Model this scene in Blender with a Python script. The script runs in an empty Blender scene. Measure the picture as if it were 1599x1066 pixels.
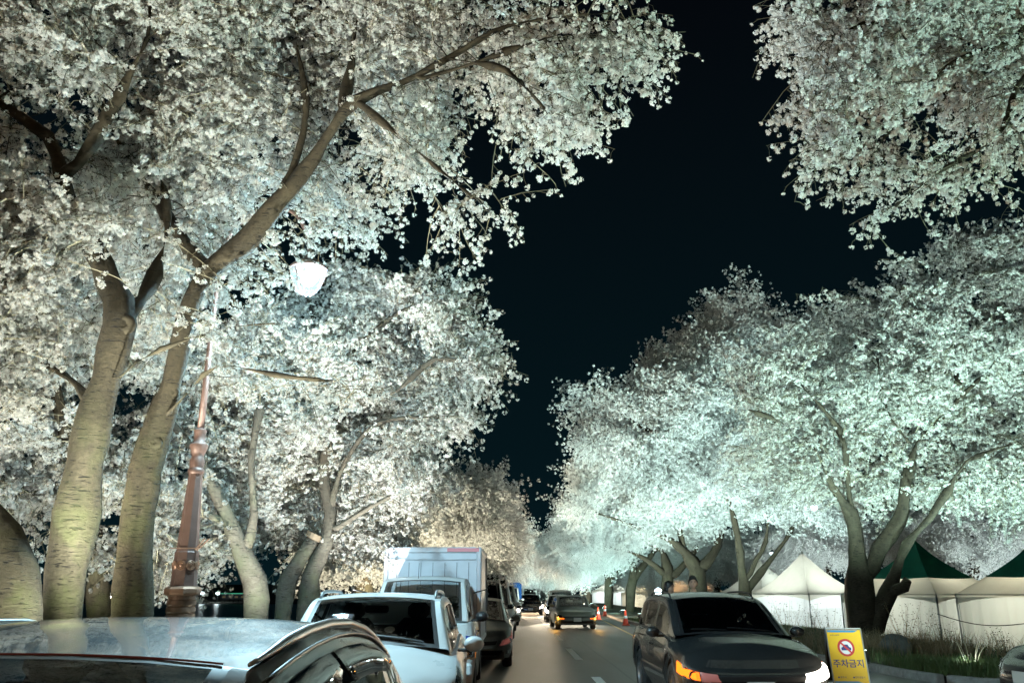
import bpy, bmesh, math, random
import numpy as np
from mathutils import Vector, Matrix, Euler

# ------------------------------------------------------------------ camera, sky, sun, exposure
SC = bpy.context.scene
COL = SC.collection
PI = math.pi
EYE = 1.55
PITCH = math.radians(16.9)
YAW = math.radians(0.23)
F = 1290.0
cam_d = bpy.data.cameras.new('camera')
cam = bpy.data.objects.new('camera', cam_d)
COL.objects.link(cam)
cam.location = (0, 0, EYE)
cam.rotation_euler = (PI / 2 + PITCH, 0, YAW)
cam_d.sensor_width = 36
cam_d.lens = 36 * F / 1599
cam_d.clip_end = 3000
cam_d.clip_start = 0.05
SC.camera = cam
CR = cam.rotation_euler.to_matrix()

world = bpy.data.worlds.new('World')
SC.world = world
world.use_nodes = True
wn = world.node_tree
for n in list(wn.nodes):
    wn.nodes.remove(n)
wo = wn.nodes.new('ShaderNodeOutputWorld')
bg = wn.nodes.new('ShaderNodeBackground')
tc = wn.nodes.new('ShaderNodeTexCoord')
sx = wn.nodes.new('ShaderNodeSeparateXYZ')
cr = wn.nodes.new('ShaderNodeValToRGB')
wn.links.new(tc.outputs['Generated'], sx.inputs[0])
wn.links.new(sx.outputs['Z'], cr.inputs[0])
cr.color_ramp.elements[0].position = 0.0
cr.color_ramp.elements[0].color = (0.0012, 0.0068, 0.0092, 1)
cr.color_ramp.elements[1].position = 0.62
cr.color_ramp.elements[1].color = (0.0010, 0.0018, 0.0028, 1)
wn.links.new(cr.outputs[0], bg.inputs[0])
bg.inputs[1].default_value = 1.0
wn.links.new(bg.outputs[0], wo.inputs[0])

SC.view_settings.view_transform = 'Standard'
SC.view_settings.look = 'None'
SC.view_settings.gamma = 1
SC.view_settings.exposure = 0.42
SC.view_settings.use_curve_mapping = False
SC.render.engine = 'CYCLES'
cy = SC.cycles
cy.max_bounces = 5
cy.diffuse_bounces = 1
cy.glossy_bounces = 3
cy.transmission_bounces = 3
cy.transparent_max_bounces = 8
cy.caustics_reflective = False
cy.caustics_refractive = False
cy.sample_clamp_indirect = 3.0
cy.sample_clamp_direct = 12.0
cy.use_denoising = True
try:
    cy.denoiser = 'OPENIMAGEDENOISE'
except Exception:
    pass
try:
    cy.use_light_tree = True
except Exception:
    pass


def P(px, py, d):
    """world point at distance Y=d seen at photo pixel (px,py)"""
    v = CR @ Vector((px - 799.5, 533 - py, -F))
    return Vector((0, 0, EYE)) + v * (d / v.y)


# ------------------------------------------------------------------ helpers
def tag(o, label=None, cat=None, group=None, kind=None):
    if label: o['label'] = label
    if cat: o['category'] = cat
    if group: o['group'] = group
    if kind: o['kind'] = kind
    return o


def thing(name, label, cat, loc=(0, 0, 0), rz=0, group=None):
    o = bpy.data.objects.new(name, None)
    COL.objects.link(o)
    o.location = loc
    o.rotation_euler = (0, 0, rz)
    o.empty_display_size = 0.1
    return tag(o, label, cat, group)


def copy_tree(o, parent=None):
    c = o.copy()
    COL.objects.link(c)
    c.parent = parent
    for ch in list(o.children):
        copy_tree(ch, c)
    return c


class MB:
    def __init__(self):
        self.v = []; self.f = []; self.m = []

    def add(self, vs, fs, mi=0):
        b = len(self.v)
        self.v.extend([tuple(p) for p in vs])
        self.f.extend([tuple(i + b for i in f) for f in fs])
        self.m.extend([mi] * len(fs))
        return self

    def box(self, c, s, rot=None, mi=0, bev=0.0):
        hx, hy, hz = s[0] / 2, s[1] / 2, s[2] / 2
        M = rot if rot is not None else Matrix.Identity(3)
        c = Vector(c)
        if bev <= 0:
            vs = [c + M @ Vector((x * hx, y * hy, z * hz)) for z in (-1, 1) for y in (-1, 1) for x in (-1, 1)]
            fs = [(0, 2, 3, 1), (4, 5, 7, 6), (0, 1, 5, 4), (2, 6, 7, 3), (0, 4, 6, 2), (1, 3, 7, 5)]
            return self.add(vs, fs, mi)
        b = min(bev, hx * .95, hy * .95, hz * .95)
        vs = []; idx = {}
        for sx_ in (-1, 1):
            for sy_ in (-1, 1):
                for sz_ in (-1, 1):
                    for ax in range(3):
                        p = [sx_ * hx, sy_ * hy, sz_ * hz]
                        for k, s_ in enumerate((sx_, sy_, sz_)):
                            if k != ax:
                                p[k] -= s_ * b
                        idx[(sx_, sy_, sz_, ax)] = len(vs)
                        vs.append(c + M @ Vector(p))
        fs = []
        for ax in range(3):
            o1, o2 = [k for k in range(3) if k != ax]
            for s_ in (-1, 1):
                q = []
                for a, bb in ((-1, -1), (1, -1), (1, 1), (-1, 1)):
                    k = [0, 0, 0]; k[ax] = s_; k[o1] = a; k[o2] = bb
                    q.append(idx[(k[0], k[1], k[2], ax)])
                flip = (s_ > 0) == (ax == 1)
                fs.append(tuple(reversed(q)) if flip else tuple(q))
            for a in (-1, 1):
                for bb in (-1, 1):
                    q = []
                    for t, sel in ((-1, o1), (-1, o2), (1, o2), (1, o1)):
                        k = [0, 0, 0]; k[ax] = t; k[o1] = a; k[o2] = bb
                        q.append(idx[(k[0], k[1], k[2], sel)])
                    fs.append(tuple(q))
        for k in [(a, b_, c_) for a in (-1, 1) for b_ in (-1, 1) for c_ in (-1, 1)]:
            fs.append(tuple(idx[k + (ax,)] for ax in range(3)))
        return self.add(vs, fs, mi)

    def tube(self, pts, rad, n=8, mi=0, cap=True):
        pts = [Vector(p) for p in pts]
        if not hasattr(rad, '__len__'):
            rad = [rad] * len(pts)
        vs = []; up = None
        for i, p in enumerate(pts):
            t = (pts[min(i + 1, len(pts) - 1)] - pts[max(i - 1, 0)])
            t = t.normalized() if t.length > 1e-9 else Vector((0, 0, 1))
            if up is None:
                up = Vector((0, 0, 1)) if abs(t.z) < .9 else Vector((1, 0, 0))
            a = up - t * up.dot(t)
            if a.length < 1e-5:
                a = t.orthogonal()
            a.normalize(); b = t.cross(a); up = a
            for k in range(n):
                w = 2 * PI * k / n
                vs.append(p + (a * math.cos(w) + b * math.sin(w)) * rad[i])
        fs = []
        for i in range(len(pts) - 1):
            for k in range(n):
                k2 = (k + 1) % n
                fs.append((i * n + k, i * n + k2, (i + 1) * n + k2, (i + 1) * n + k))
        if cap:
            fs.append(tuple(range(n - 1, -1, -1)))
            fs.append(tuple((len(pts) - 1) * n + k for k in range(n)))
        return self.add(vs, fs, mi)

    def lathe(self, prof, n=16, c=(0, 0, 0), M=None, mi=0, ph=0.0):
        """prof: [(r,z)] about local z"""
        c = Vector(c); M = M or Matrix.Identity(3)
        vs = [c + M @ Vector((r * math.cos(2 * PI * k / n + ph), r * math.sin(2 * PI * k / n + ph), z)) for r, z in prof for k in range(n)]
        fs = []
        for i in range(len(prof) - 1):
            for k in range(n):
                k2 = (k + 1) % n
                fs.append((i * n + k, i * n + k2, (i + 1) * n + k2, (i + 1) * n + k))
        if prof[0][0] > 1e-4: fs.append(tuple(range(n - 1, -1, -1)))
        if prof[-1][0] > 1e-4: fs.append(tuple((len(prof) - 1) * n + k for k in range(n)))
        return self.add(vs, fs, mi)

    def grid(self, rows, mi=0, closed=False):
        n = len(rows[0]); vs = [p for r in rows for p in r]; fs = []
        for i in range(len(rows) - 1):
            for k in range(n if closed else n - 1):
                k2 = (k + 1) % n
                fs.append((i * n + k, i * n + k2, (i + 1) * n + k2, (i + 1) * n + k))
        return self.add(vs, fs, mi)

    def build(self, name, mats, parent=None, smooth=False, angle=None, kind=None, merge=0):
        me = bpy.data.meshes.new(name)
        me.from_pydata(self.v, [], self.f)
        if not isinstance(mats, (list, tuple)): mats = [mats]
        for m in mats: me.materials.append(m)
        if len(mats) > 1: me.polygons.foreach_set('material_index', self.m)
        if merge:
            bm = bmesh.new(); bm.from_mesh(me)
            bmesh.ops.remove_doubles(bm, verts=bm.verts, dist=merge)
            bm.to_mesh(me); bm.free()
        if smooth:
            me.polygons.foreach_set('use_smooth', [True] * len(me.polygons))
            if angle:
                try: me.set_sharp_from_angle(angle=math.radians(angle))
                except Exception: pass
        me.validate(); me.update()
        o = bpy.data.objects.new(name, me)
        COL.objects.link(o)
        if parent: o.parent = parent
        if kind: o['kind'] = kind
        return o


# ------------------------------------------------------------------ materials
def nodes_of(m):
    m.use_nodes = True
    nt = m.node_tree
    return nt, nt.nodes, nt.links


def setin(b, name, val):
    if name in b.inputs: b.inputs[name].default_value = val


def mat(name, col, rough=.6, metal=0., coat=0., var=.0, scale=6., bump=0., bscale=40., spec=.5, emit=None, es=0., sss=None, alpha=None, stretch=None, rvar=0.):
    m = bpy.data.materials.new(name)
    nt, N, L = nodes_of(m)
    b = N['Principled BSDF']
    c4 = (*col, 1)
    b.inputs['Base Color'].default_value = c4
    b.inputs['Roughness'].default_value = rough
    b.inputs['Metallic'].default_value = metal
    setin(b, 'Coat Weight', coat); setin(b, 'Coat Roughness', .04)
    setin(b, 'Specular IOR Level', spec)
    if emit:
        setin(b, 'Emission Color', (*emit, 1)); setin(b, 'Emission Strength', es)
    if var > 0 or bump > 0 or rvar > 0:
        t = N.new('ShaderNodeTexCoord')
        mp = N.new('ShaderNodeMapping')
        L.new(t.outputs['Object'], mp.inputs[0])
        if stretch: mp.inputs['Scale'].default_value = stretch
    if var > 0 or rvar > 0:
        nz = N.new('ShaderNodeTexNoise'); nz.inputs['Scale'].default_value = scale; nz.inputs['Detail'].default_value = 6
        nz.inputs['Roughness'].default_value = .65
        L.new(mp.outputs[0], nz.inputs['Vector'])
    if var > 0:
        rp = N.new('ShaderNodeValToRGB')
        rp.color_ramp.elements[0].position = .3; rp.color_ramp.elements[1].position = .7
        rp.color_ramp.elements[0].color = (*[max(0, x * (1 - var)) for x in col], 1)
        rp.color_ramp.elements[1].color = (*[min(1, x * (1 + var)) for x in col], 1)
        L.new(nz.outputs['Fac'], rp.inputs[0]); L.new(rp.outputs[0], b.inputs['Base Color'])
    if rvar > 0:
        mr = N.new('ShaderNodeMapRange')
        mr.inputs['From Min'].default_value = .35; mr.inputs['From Max'].default_value = .65
        mr.inputs['To Min'].default_value = max(0, rough - rvar); mr.inputs['To Max'].default_value = rough + rvar
        L.new(nz.outputs['Fac'], mr.inputs[0]); L.new(mr.outputs[0], b.inputs['Roughness'])
    if bump > 0:
        n2 = N.new('ShaderNodeTexNoise'); n2.inputs['Scale'].default_value = bscale; n2.inputs['Detail'].default_value = 4
        L.new(mp.outputs[0], n2.inputs['Vector'])
        bp = N.new('ShaderNodeBump'); bp.inputs['Strength'].default_value = bump; bp.inputs['Distance'].default_value = .02
        L.new(n2.outputs['Fac'], bp.inputs['Height']); L.new(bp.outputs[0], b.inputs['Normal'])
    return m


def emis(name, col, s):
    m = bpy.data.materials.new(name)
    nt, N, L = nodes_of(m)
    N.remove(N['Principled BSDF'])
    e = N.new('ShaderNodeEmission'); e.inputs[0].default_value = (*col, 1); e.inputs[1].default_value = s
    L.new(e.outputs[0], N['Material Output'].inputs[0])
    return m


def glass_mat(name, tint=(.25, .3, .3), rough=.02, gl=1.0):
    m = bpy.data.materials.new(name)
    nt, N, L = nodes_of(m)
    N.remove(N['Principled BSDF'])
    tr = N.new('ShaderNodeBsdfTransparent'); tr.inputs[0].default_value = (*tint, 1)
    g = N.new('ShaderNodeBsdfGlossy'); g.inputs['Roughness'].default_value = rough
    g.inputs[0].default_value = (gl, gl, gl, 1)
    fr = N.new('ShaderNodeFresnel'); fr.inputs[0].default_value = 1.6
    mx = N.new('ShaderNodeMixShader')
    L.new(fr.outputs[0], mx.inputs[0]); L.new(tr.outputs[0], mx.inputs[1]); L.new(g.outputs[0], mx.inputs[2])
    L.new(mx.outputs[0], N['Material Output'].inputs[0])
    return m


def blossom_mat(name, ca, cb):
    """thin petals: diffuse plus light coming through, pinkish from cluster to cluster"""
    m = bpy.data.materials.new(name)
    nt, N, L = nodes_of(m)
    N.remove(N['Principled BSDF'])
    oi = N.new('ShaderNodeObjectInfo')
    g = N.new('ShaderNodeNewGeometry')
    ad = N.new('ShaderNodeMath'); ad.operation = 'ADD'
    L.new(oi.outputs['Random'], ad.inputs[0]); L.new(g.outputs['Random Per Island'], ad.inputs[1])
    ml = N.new('ShaderNodeMath'); ml.operation = 'MULTIPLY'; ml.inputs[1].default_value = .5
    L.new(ad.outputs[0], ml.inputs[0])
    rp = N.new('ShaderNodeValToRGB')
    rp.color_ramp.elements[0].color = (*ca, 1); rp.color_ramp.elements[1].color = (*cb, 1)
    rp.color_ramp.elements[0].position = .2; rp.color_ramp.elements[1].position = .7
    L.new(ml.outputs[0], rp.inputs[0])
    d = N.new('ShaderNodeBsdfDiffuse'); t = N.new('ShaderNodeBsdfTranslucent'); mx = N.new('ShaderNodeMixShader')
    mx.inputs[0].default_value = .22
    L.new(rp.outputs[0], d.inputs[0]); L.new(rp.outputs[0], t.inputs[0])
    L.new(d.outputs[0], mx.inputs[1]); L.new(t.outputs[0], mx.inputs[2])
    L.new(mx.outputs[0], N['Material Output'].inputs[0])
    return m


def bark_mat(name, c1, c2, c3, moss=(.10, .11, .045), sc=1.0):
    """cherry bark: short cross-wise lenticels, rough scales, moss patches"""
    m = bpy.data.materials.new(name)
    nt, N, L = nodes_of(m)
    b = N['Principled BSDF']; b.inputs['Roughness'].default_value = .9
    setin(b, 'Specular IOR Level', .2)
    t = N.new('ShaderNodeTexCoord')

    def noise_(scale3, sc_, det, rough=.6, dist=0.):
        mp = N.new('ShaderNodeMapping'); mp.inputs['Scale'].default_value = scale3
        L.new(t.outputs['Object'], mp.inputs[0])
        n = N.new('ShaderNodeTexNoise'); n.inputs['Scale'].default_value = sc_; n.inputs['Detail'].default_value = det
        n.inputs['Roughness'].default_value = rough; n.inputs['Distortion'].default_value = dist
        L.new(mp.outputs[0], n.inputs['Vector'])
        return n
    fine = noise_((16 * sc, 16 * sc, 34 * sc), 1.0, 8, .75, .6)
    patch = noise_((1, 1, .7), 3.6 * sc, 6, .7)
    mossn = noise_((1, 1, .8), 2.1 * sc, 5, .6)
    lent = noise_((9 * sc, 9 * sc, 70 * sc), 1.0, 3, .5, .8)
    rp = N.new('ShaderNodeValToRGB'); e = rp.color_ramp.elements
    e[0].position = .30; e[0].color = (*c1, 1); e[1].position = .72; e[1].color = (*c3, 1)
    k = e.new(.5); k.color = (*c2, 1)
    av = N.new('ShaderNodeMath'); av.operation = 'ADD'; L.new(fine.outputs['Fac'], av.inputs[0]); L.new(patch.outputs['Fac'], av.inputs[1])
    hf = N.new('ShaderNodeMath'); hf.operation = 'MULTIPLY'; hf.inputs[1].default_value = .5; L.new(av.outputs[0], hf.inputs[0])
    L.new(hf.outputs[0], rp.inputs[0])
    rl = N.new('ShaderNodeValToRGB'); rl.color_ramp.elements[0].position = .60; rl.color_ramp.elements[1].position = .66
    L.new(lent.outputs['Fac'], rl.inputs[0])
    m1 = N.new('ShaderNodeMixRGB'); m1.inputs[2].default_value = (*[x * .45 for x in c1], 1)
    L.new(rl.outputs[0], m1.inputs[0]); L.new(rp.outputs[0], m1.inputs[1])
    mx = N.new('ShaderNodeMixRGB'); mx.inputs[2].default_value = (*moss, 1)
    rm = N.new('ShaderNodeValToRGB'); rm.color_ramp.elements[0].position = .48; rm.color_ramp.elements[1].position = .66
    # moss and pale algae keep to the foot of the trunk
    sz_ = N.new('ShaderNodeSeparateXYZ'); L.new(t.outputs['Object'], sz_.inputs[0])
    mz = N.new('ShaderNodeMapRange'); mz.inputs['From Min'].default_value = 1.4; mz.inputs['From Max'].default_value = 3.6
    mz.inputs['To Min'].default_value = 1; mz.inputs['To Max'].default_value = .0; L.new(sz_.outputs['Z'], mz.inputs[0])
    mm = N.new('ShaderNodeMath'); mm.operation = 'MULTIPLY'; L.new(rm.outputs[0], mm.inputs[0]); L.new(mz.outputs[0], mm.inputs[1])
    dk = N.new('ShaderNodeMixRGB'); dk.inputs[0].default_value = 1; dk.inputs[2].default_value = (.55, .5, .45, 1); dk.blend_type = 'MULTIPLY'
    mi = N.new('ShaderNodeMath'); mi.operation = 'SUBTRACT'; mi.inputs[0].default_value = 1; L.new(mz.outputs[0], mi.inputs[1])
    L.new(mi.outputs[0], dk.inputs[0]); L.new(m1.outputs[0], dk.inputs[1])
    L.new(mossn.outputs['Fac'], rm.inputs[0]); L.new(mm.outputs[0], mx.inputs[0]); L.new(dk.outputs[0], mx.inputs[1])
    L.new(mx.outputs[0], b.inputs['Base Color'])
    a = N.new('ShaderNodeMath'); a.operation = 'MULTIPLY_ADD'; a.inputs[1].default_value = -.6
    L.new(rl.outputs[0], a.inputs[0]); L.new(fine.outputs['Fac'], a.inputs[2])
    bp = N.new('ShaderNodeBump'); bp.inputs['Strength'].default_value = .8; bp.inputs['Distance'].default_value = .014
    L.new(a.outputs[0], bp.inputs['Height'])
    L.new(bp.outputs[0], b.inputs['Normal'])
    return m


M = {}
M['petal'] = blossom_mat('petal', (.80, .755, .70), (.86, .84, .78))
M['petal_cool'] = blossom_mat('petal_cool', (.80, .79, .77), (.86, .84, .82))
M['twig'] = mat('twig', (.10, .085, .05), .8)
M['flower_heart'] = mat('flower_heart', (.33, .20, .10), .8)
M['bark'] = bark_mat('bark', (.013, .010, .006), (.042, .034, .020), (.088, .070, .042), moss=(.044, .046, .016))
M['bark_far'] = bark_mat('bark_far', (.012, .009, .006), (.036, .028, .018), (.072, .056, .036), moss=(.030, .028, .015), sc=.9)
M['bark_mid'] = bark_mat('bark_mid', (.018, .015, .012), (.05, .044, .034), (.10, .09, .07), moss=(.045, .048, .028))
M['cut_wood'] = mat('cut_wood', (.075, .052, .03), .8, var=.3, scale=10)
M['rubber'] = mat('rubber', (.015, .015, .015), .75, bump=.2, bscale=60)
M['black_trim'] = mat('black_trim', (.012, .012, .013), .45)
M['chrome'] = mat('chrome', (.62, .63, .65), .12, metal=1)
M['alloy'] = mat('alloy', (.45, .46, .48), .3, metal=1, var=.1)
M['interior'] = mat('interior', (.03, .03, .032), .8, var=.3, scale=8)
M['seat_cloth'] = mat('seat_cloth', (.06, .058, .055), .9, var=.3)
M['glass'] = glass_mat('car_glass', (.52, .58, .58))
M['glass_dark'] = glass_mat('car_glass_dark', (.10, .12, .12))
M['lens_clear'] = glass_mat('lamp_lens', (.75, .78, .8))
M['reflector'] = mat('reflector', (.6, .6, .62), .18, metal=1, bump=.6, bscale=25)
M['amber'] = mat('amber', (.75, .25, .02), .25, emit=(1, .32, .02), es=.25)
M['amber_lit'] = emis('amber_lit', (1, .15, .01), 2.8)
M['plate_white'] = mat('plate_white', (.6, .62, .6), .5)
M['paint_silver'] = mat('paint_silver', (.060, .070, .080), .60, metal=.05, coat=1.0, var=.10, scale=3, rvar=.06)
M['paint_white'] = mat('paint_white', (.62, .63, .62), .32, coat=.6, var=.05, scale=2, rvar=.05)
M['paint_greybeige'] = mat('paint_greybeige', (.22, .24, .23), .34, metal=.3, coat=.6, var=.08)
M['paint_dark'] = mat('paint_dark', (.028, .030, .030), .25, metal=.3, coat=.8, var=.15)
M['paint_olive'] = mat('paint_olive', (.12, .135, .115), .35, metal=.3, coat=.5, var=.1)
M['paint_black'] = mat('paint_black', (.02, .02, .022), .25, coat=.7)
M['truck_panel'] = mat('truck_panel', (.56, .56, .60), .5, var=.06, scale=3, rvar=.08)
M['blue_stripe'] = mat('blue_stripe', (.03, .07, .35), .4)
M['copper'] = mat('copper_paint', (.115, .068, .055), .42, metal=.35, var=.15, scale=8, bump=.15, bscale=60)
M['grey_metal'] = mat('grey_metal', (.12, .13, .13), .5, metal=.5)
M['steel'] = mat('steel', (.4, .42, .43), .35, metal=.9)
M['concrete'] = mat('concrete', (.30, .29, .27), .85, var=.25, scale=9, bump=.3)
M['stone'] = mat('stone', (.12, .13, .12), .9, var=.4, scale=5, bump=.6, bscale=14)
M['tent_white'] = mat('tent_white', (.62, .62, .56), .7, var=.06, scale=2.5)
M['tent_green'] = mat('tent_green', (.012, .17, .10), .6, var=.12, scale=3)
M['cone_red'] = mat('cone_red', (.75, .07, .03), .5)
M['cone_white'] = mat('cone_white', (.75, .75, .75), .4)
M['lamp_glow'] = emis('lamp_glow', (.72, .93, 1.0), 40)
M['flood_glow'] = emis('flood_glow', (.75, 1.0, .95), 18)
M['head_glow'] = emis('head_glow', (1.0, .93, .82), 28)
M['head_glow_cool'] = emis('head_glow_cool', (.9, .97, 1.0), 26)
M['yellow_sheet'] = mat('yellow_sheet', (.70, .42, .012), .45, var=.05)
M['sign_blue'] = mat('sign_blue', (.04, .22, .42), .5)
M['sign_ink'] = mat('sign_ink', (.03, .03, .16), .5)
M['sign_red'] = mat('sign_red', (.50, .03, .03), .5)
M['sign_white'] = mat('sign_white', (.7, .7, .7), .5)
M['skin'] = mat('skin', (.42, .25, .17), .55)
M['hair'] = mat('hair', (.012, .010, .009), .6, bump=.3, bscale=80)
M['denim'] = mat('denim', (.02, .05, .12), .85, var=.2, scale=20)
M['black_cloth'] = mat('black_cloth', (.015, .015, .017), .9)
M['pink_cloth'] = mat('pink_cloth', (.40, .22, .20), .85)
M['railing_paint'] = mat('railing_paint', (.015, .02, .02), .6)
M['blue_tarp'] = mat('blue_tarp', (.02, .12, .40), .6, var=.2)


M['sticker_blue'] = mat('sticker_blue', (.12, .40, .60), .5)
M['truck_trim'] = mat('truck_trim', (.50, .50, .54), .35, metal=.3)
M['pale_reed'] = mat('pale_reed', (.55, .5, .35), .6)
M['green_glow'] = emis('green_glow', (.1, .8, .45), .45)
M['dim_window'] = emis('dim_window', (1, .8, .45), .06)
M['rosy_lens'] = mat('rosy_lens', (.45, .16, .14), .15, coat=.8, emit=(1, .3, .25), es=.10)
M['pinkish'] = mat('pinkish', (.62, .22, .24), .4)
M['warm_glow'] = emis('warm_glow', (1, .7, .4), 25)
M['moulding'] = mat('moulding', (.45, .48, .5), .3, metal=.6, coat=.5)
M['dull_red'] = mat('dull_red', (.16, .04, .04), .5)
m_ = bpy.data.materials.new('lantern_glass'); nt, N, L = nodes_of(m_); N.remove(N['Principled BSDF'])
tr = N.new('ShaderNodeBsdfTransparent'); e_ = N.new('ShaderNodeEmission'); e_.inputs[0].default_value = (.32, .72, 1, 1); e_.inputs[1].default_value = .85
ad_ = N.new('ShaderNodeAddShader'); L.new(tr.outputs[0], ad_.inputs[0]); L.new(e_.outputs[0], ad_.inputs[1]); L.new(ad_.outputs[0], N['Material Output'].inputs[0])
M['lantern_glass'] = m_
M['visor'] = glass_mat('visor', (.06, .07, .07), .04)
# asphalt with worn tracks and fine aggregate
def asphalt():
    m = bpy.data.materials.new('asphalt')
    nt, N, L = nodes_of(m)
    b = N['Principled BSDF']
    t = N.new('ShaderNodeTexCoord')
    n1 = N.new('ShaderNodeTexNoise'); n1.inputs['Scale'].default_value = 60; n1.inputs['Detail'].default_value = 5
    mp = N.new('ShaderNodeMapping'); mp.inputs['Scale'].default_value = (1.6, .22, 1)
    L.new(t.outputs['Object'], n1.inputs['Vector']); L.new(t.outputs['Object'], mp.inputs[0])
    n2 = N.new('ShaderNodeTexNoise'); n2.inputs['Scale'].default_value = 1.2; n2.inputs['Detail'].default_value = 6
    L.new(mp.outputs[0], n2.inputs['Vector'])
    ad = N.new('ShaderNodeMath'); ad.operation = 'ADD'
    L.new(n1.outputs['Fac'], ad.inputs[0]); L.new(n2.outputs['Fac'], ad.inputs[1])
    hv = N.new('ShaderNodeMath'); hv.operation = 'MULTIPLY'; hv.inputs[1].default_value = .5; L.new(ad.outputs[0], hv.inputs[0])
    rp = N.new('ShaderNodeValToRGB'); rp.color_ramp.elements[0].position = .38; rp.color_ramp.elements[1].position = .66
    rp.color_ramp.elements[0].color = (.018, .017, .016, 1); rp.color_ramp.elements[1].color = (.080, .074, .066, 1)
    L.new(hv.outputs[0], rp.inputs[0]); L.new(rp.outputs[0], b.inputs['Base Color'])
    mr = N.new('ShaderNodeMapRange'); mr.inputs['To Min'].default_value = .36; mr.inputs['To Max'].default_value = .62
    L.new(n2.outputs['Fac'], mr.inputs[0]); L.new(mr.outputs[0], b.inputs['Roughness'])
    bp = N.new('ShaderNodeBump'); bp.inputs['Strength'].default_value = .5; bp.inputs['Distance'].default_value = .006
    L.new(n1.outputs['Fac'], bp.inputs['Height']); L.new(bp.outputs[0], b.inputs['Normal'])
    return m


M['asphalt'] = asphalt()
M['road_paint'] = mat('road_paint', (.78, .76, .70), .6, var=.25, scale=14)
M['yellow_paint'] = mat('yellow_paint', (.50, .36, .12), .6, var=.3, scale=10)
M['tar'] = mat('tar', (.012, .012, .012), .5)
M['grass_soil'] = mat('grass_soil', (.045, .05, .022), .95, var=.5, scale=3, bump=.8, bscale=25)
M['dirt'] = mat('dirt', (.06, .055, .04), .95, var=.4, scale=2, bump=.6, bscale=20)
M['grass'] = mat('grass_blade', (.06, .095, .025), .7, var=.3, scale=2)
M['dry_grass'] = mat('dry_grass', (.24, .18, .10), .8, var=.3, scale=3)
M['shrub_leaf'] = mat('shrub_leaf', (.05, .06, .03), .7, var=.4, scale=6)
m_ = bpy.data.materials.new('lake_water'); nt, N, L = nodes_of(m_)
b = N['Principled BSDF']; b.inputs['Base Color'].default_value = (.004, .008, .01, 1); b.inputs['Roughness'].default_value = .28
nz = N.new('ShaderNodeTexNoise'); nz.inputs['Scale'].default_value = 1.5; bp = N.new('ShaderNodeBump'); bp.inputs['Strength'].default_value = .4
t = N.new('ShaderNodeTexCoord'); L.new(t.outputs['Object'], nz.inputs['Vector']); L.new(nz.outputs['Fac'], bp.inputs['Height']); L.new(bp.outputs[0], b.inputs['Normal'])
M['water'] = m_


def lamp_light(name, kind, loc, power, col, parent=None, aim=None, size=.05, angle=100, blend=.6):
    l = bpy.data.lights.new(name, kind)
    l.energy = power; l.color = col
    l.shadow_soft_size = size
    if kind == 'SPOT':
        l.spot_size = math.radians(angle); l.spot_blend = blend
    o = bpy.data.objects.new(name, l)
    COL.objects.link(o)
    o.location = loc
    if aim is not None:
        o.rotation_euler = (Vector(aim) - Vector(loc)).to_track_quat('-Z', 'Y').to_euler()
    if parent:
        o.parent = parent
    return o



# ------------------------------------------------------------------ ground, road, kerbs, lake
def interp(tab, y):
    if y <= tab[0][0]: return tab[0][1]
    for (a, p), (b_, q) in zip(tab, tab[1:]):
        if y <= b_:
            return p + (q - p) * (y - a) / (b_ - a)
    return tab[-1][1]


KR = [(-30, 7.6), (9, 7.6), (10.6, 9.6), (14.2, 9.6), (15.4, 7.8), (16.4, 7.5), (22, 7.2), (30, 6.3), (48, 5.95), (70, 6.7), (150, 8.5), (420, 16)]
KL = -2.45
ys = [-30, -10, 0, 5, 9, 10.6, 12, 14.2, 14.8, 15.4, 16.4, 18, 20, 22, 24, 26, 28, 30, 33, 36, 40, 44, 48, 54, 60, 70, 80, 100, 125, 150, 200, 300, 420]
mb = MB()
mb.grid([[(KL, y, 0), (2.17, y, 0)] for y in ys])
mb.grid([[(2.17, y, 0), (interp(KR, y), y, 0)] for y in ys])
road = mb.build('road', M['asphalt'], kind='structure')
mb = MB()
y = 12.8 - 8.5 * 3
while y < 200:
    mb.add([(1.45, y, .004), (1.63, y, .004), (1.63, y + 4.3, .004), (1.45, y + 4.3, .004)], [(0, 1, 2, 3)]); y += 8.5
mb.build('lane_markings', M['road_paint'], kind='structure')
YL = [(-30, 4.1), (29, 4.25), (48, 4.95), (70, 5.7), (150, 7.4), (420, 15)]
mb = MB(); mb.grid([[(interp(YL, y), y, .004), (interp(YL, y) + .11, y, .004)] for y in ys])
mb.build('edge_line', M['yellow_paint'], kind='structure')
mb = MB(); mb.grid([[(2.16 + .012 * math.sin(y), y, .003), (2.20 + .015 * math.sin(y * .7), y, .003)] for y in np.arange(-10, 120, 1.0)])
mb.build('pavement_seam', M['tar'], kind='structure')


def ground_z(x, y):
    if x > 0:
        a = min(1, max(0, (x - 12.5) / 3.5))
        return .13 - .83 * a * a * (3 - 2 * a)
    a = min(1, max(0, (-x - 7.5) / 2.2))
    return .12 - 2.5 * a


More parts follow.
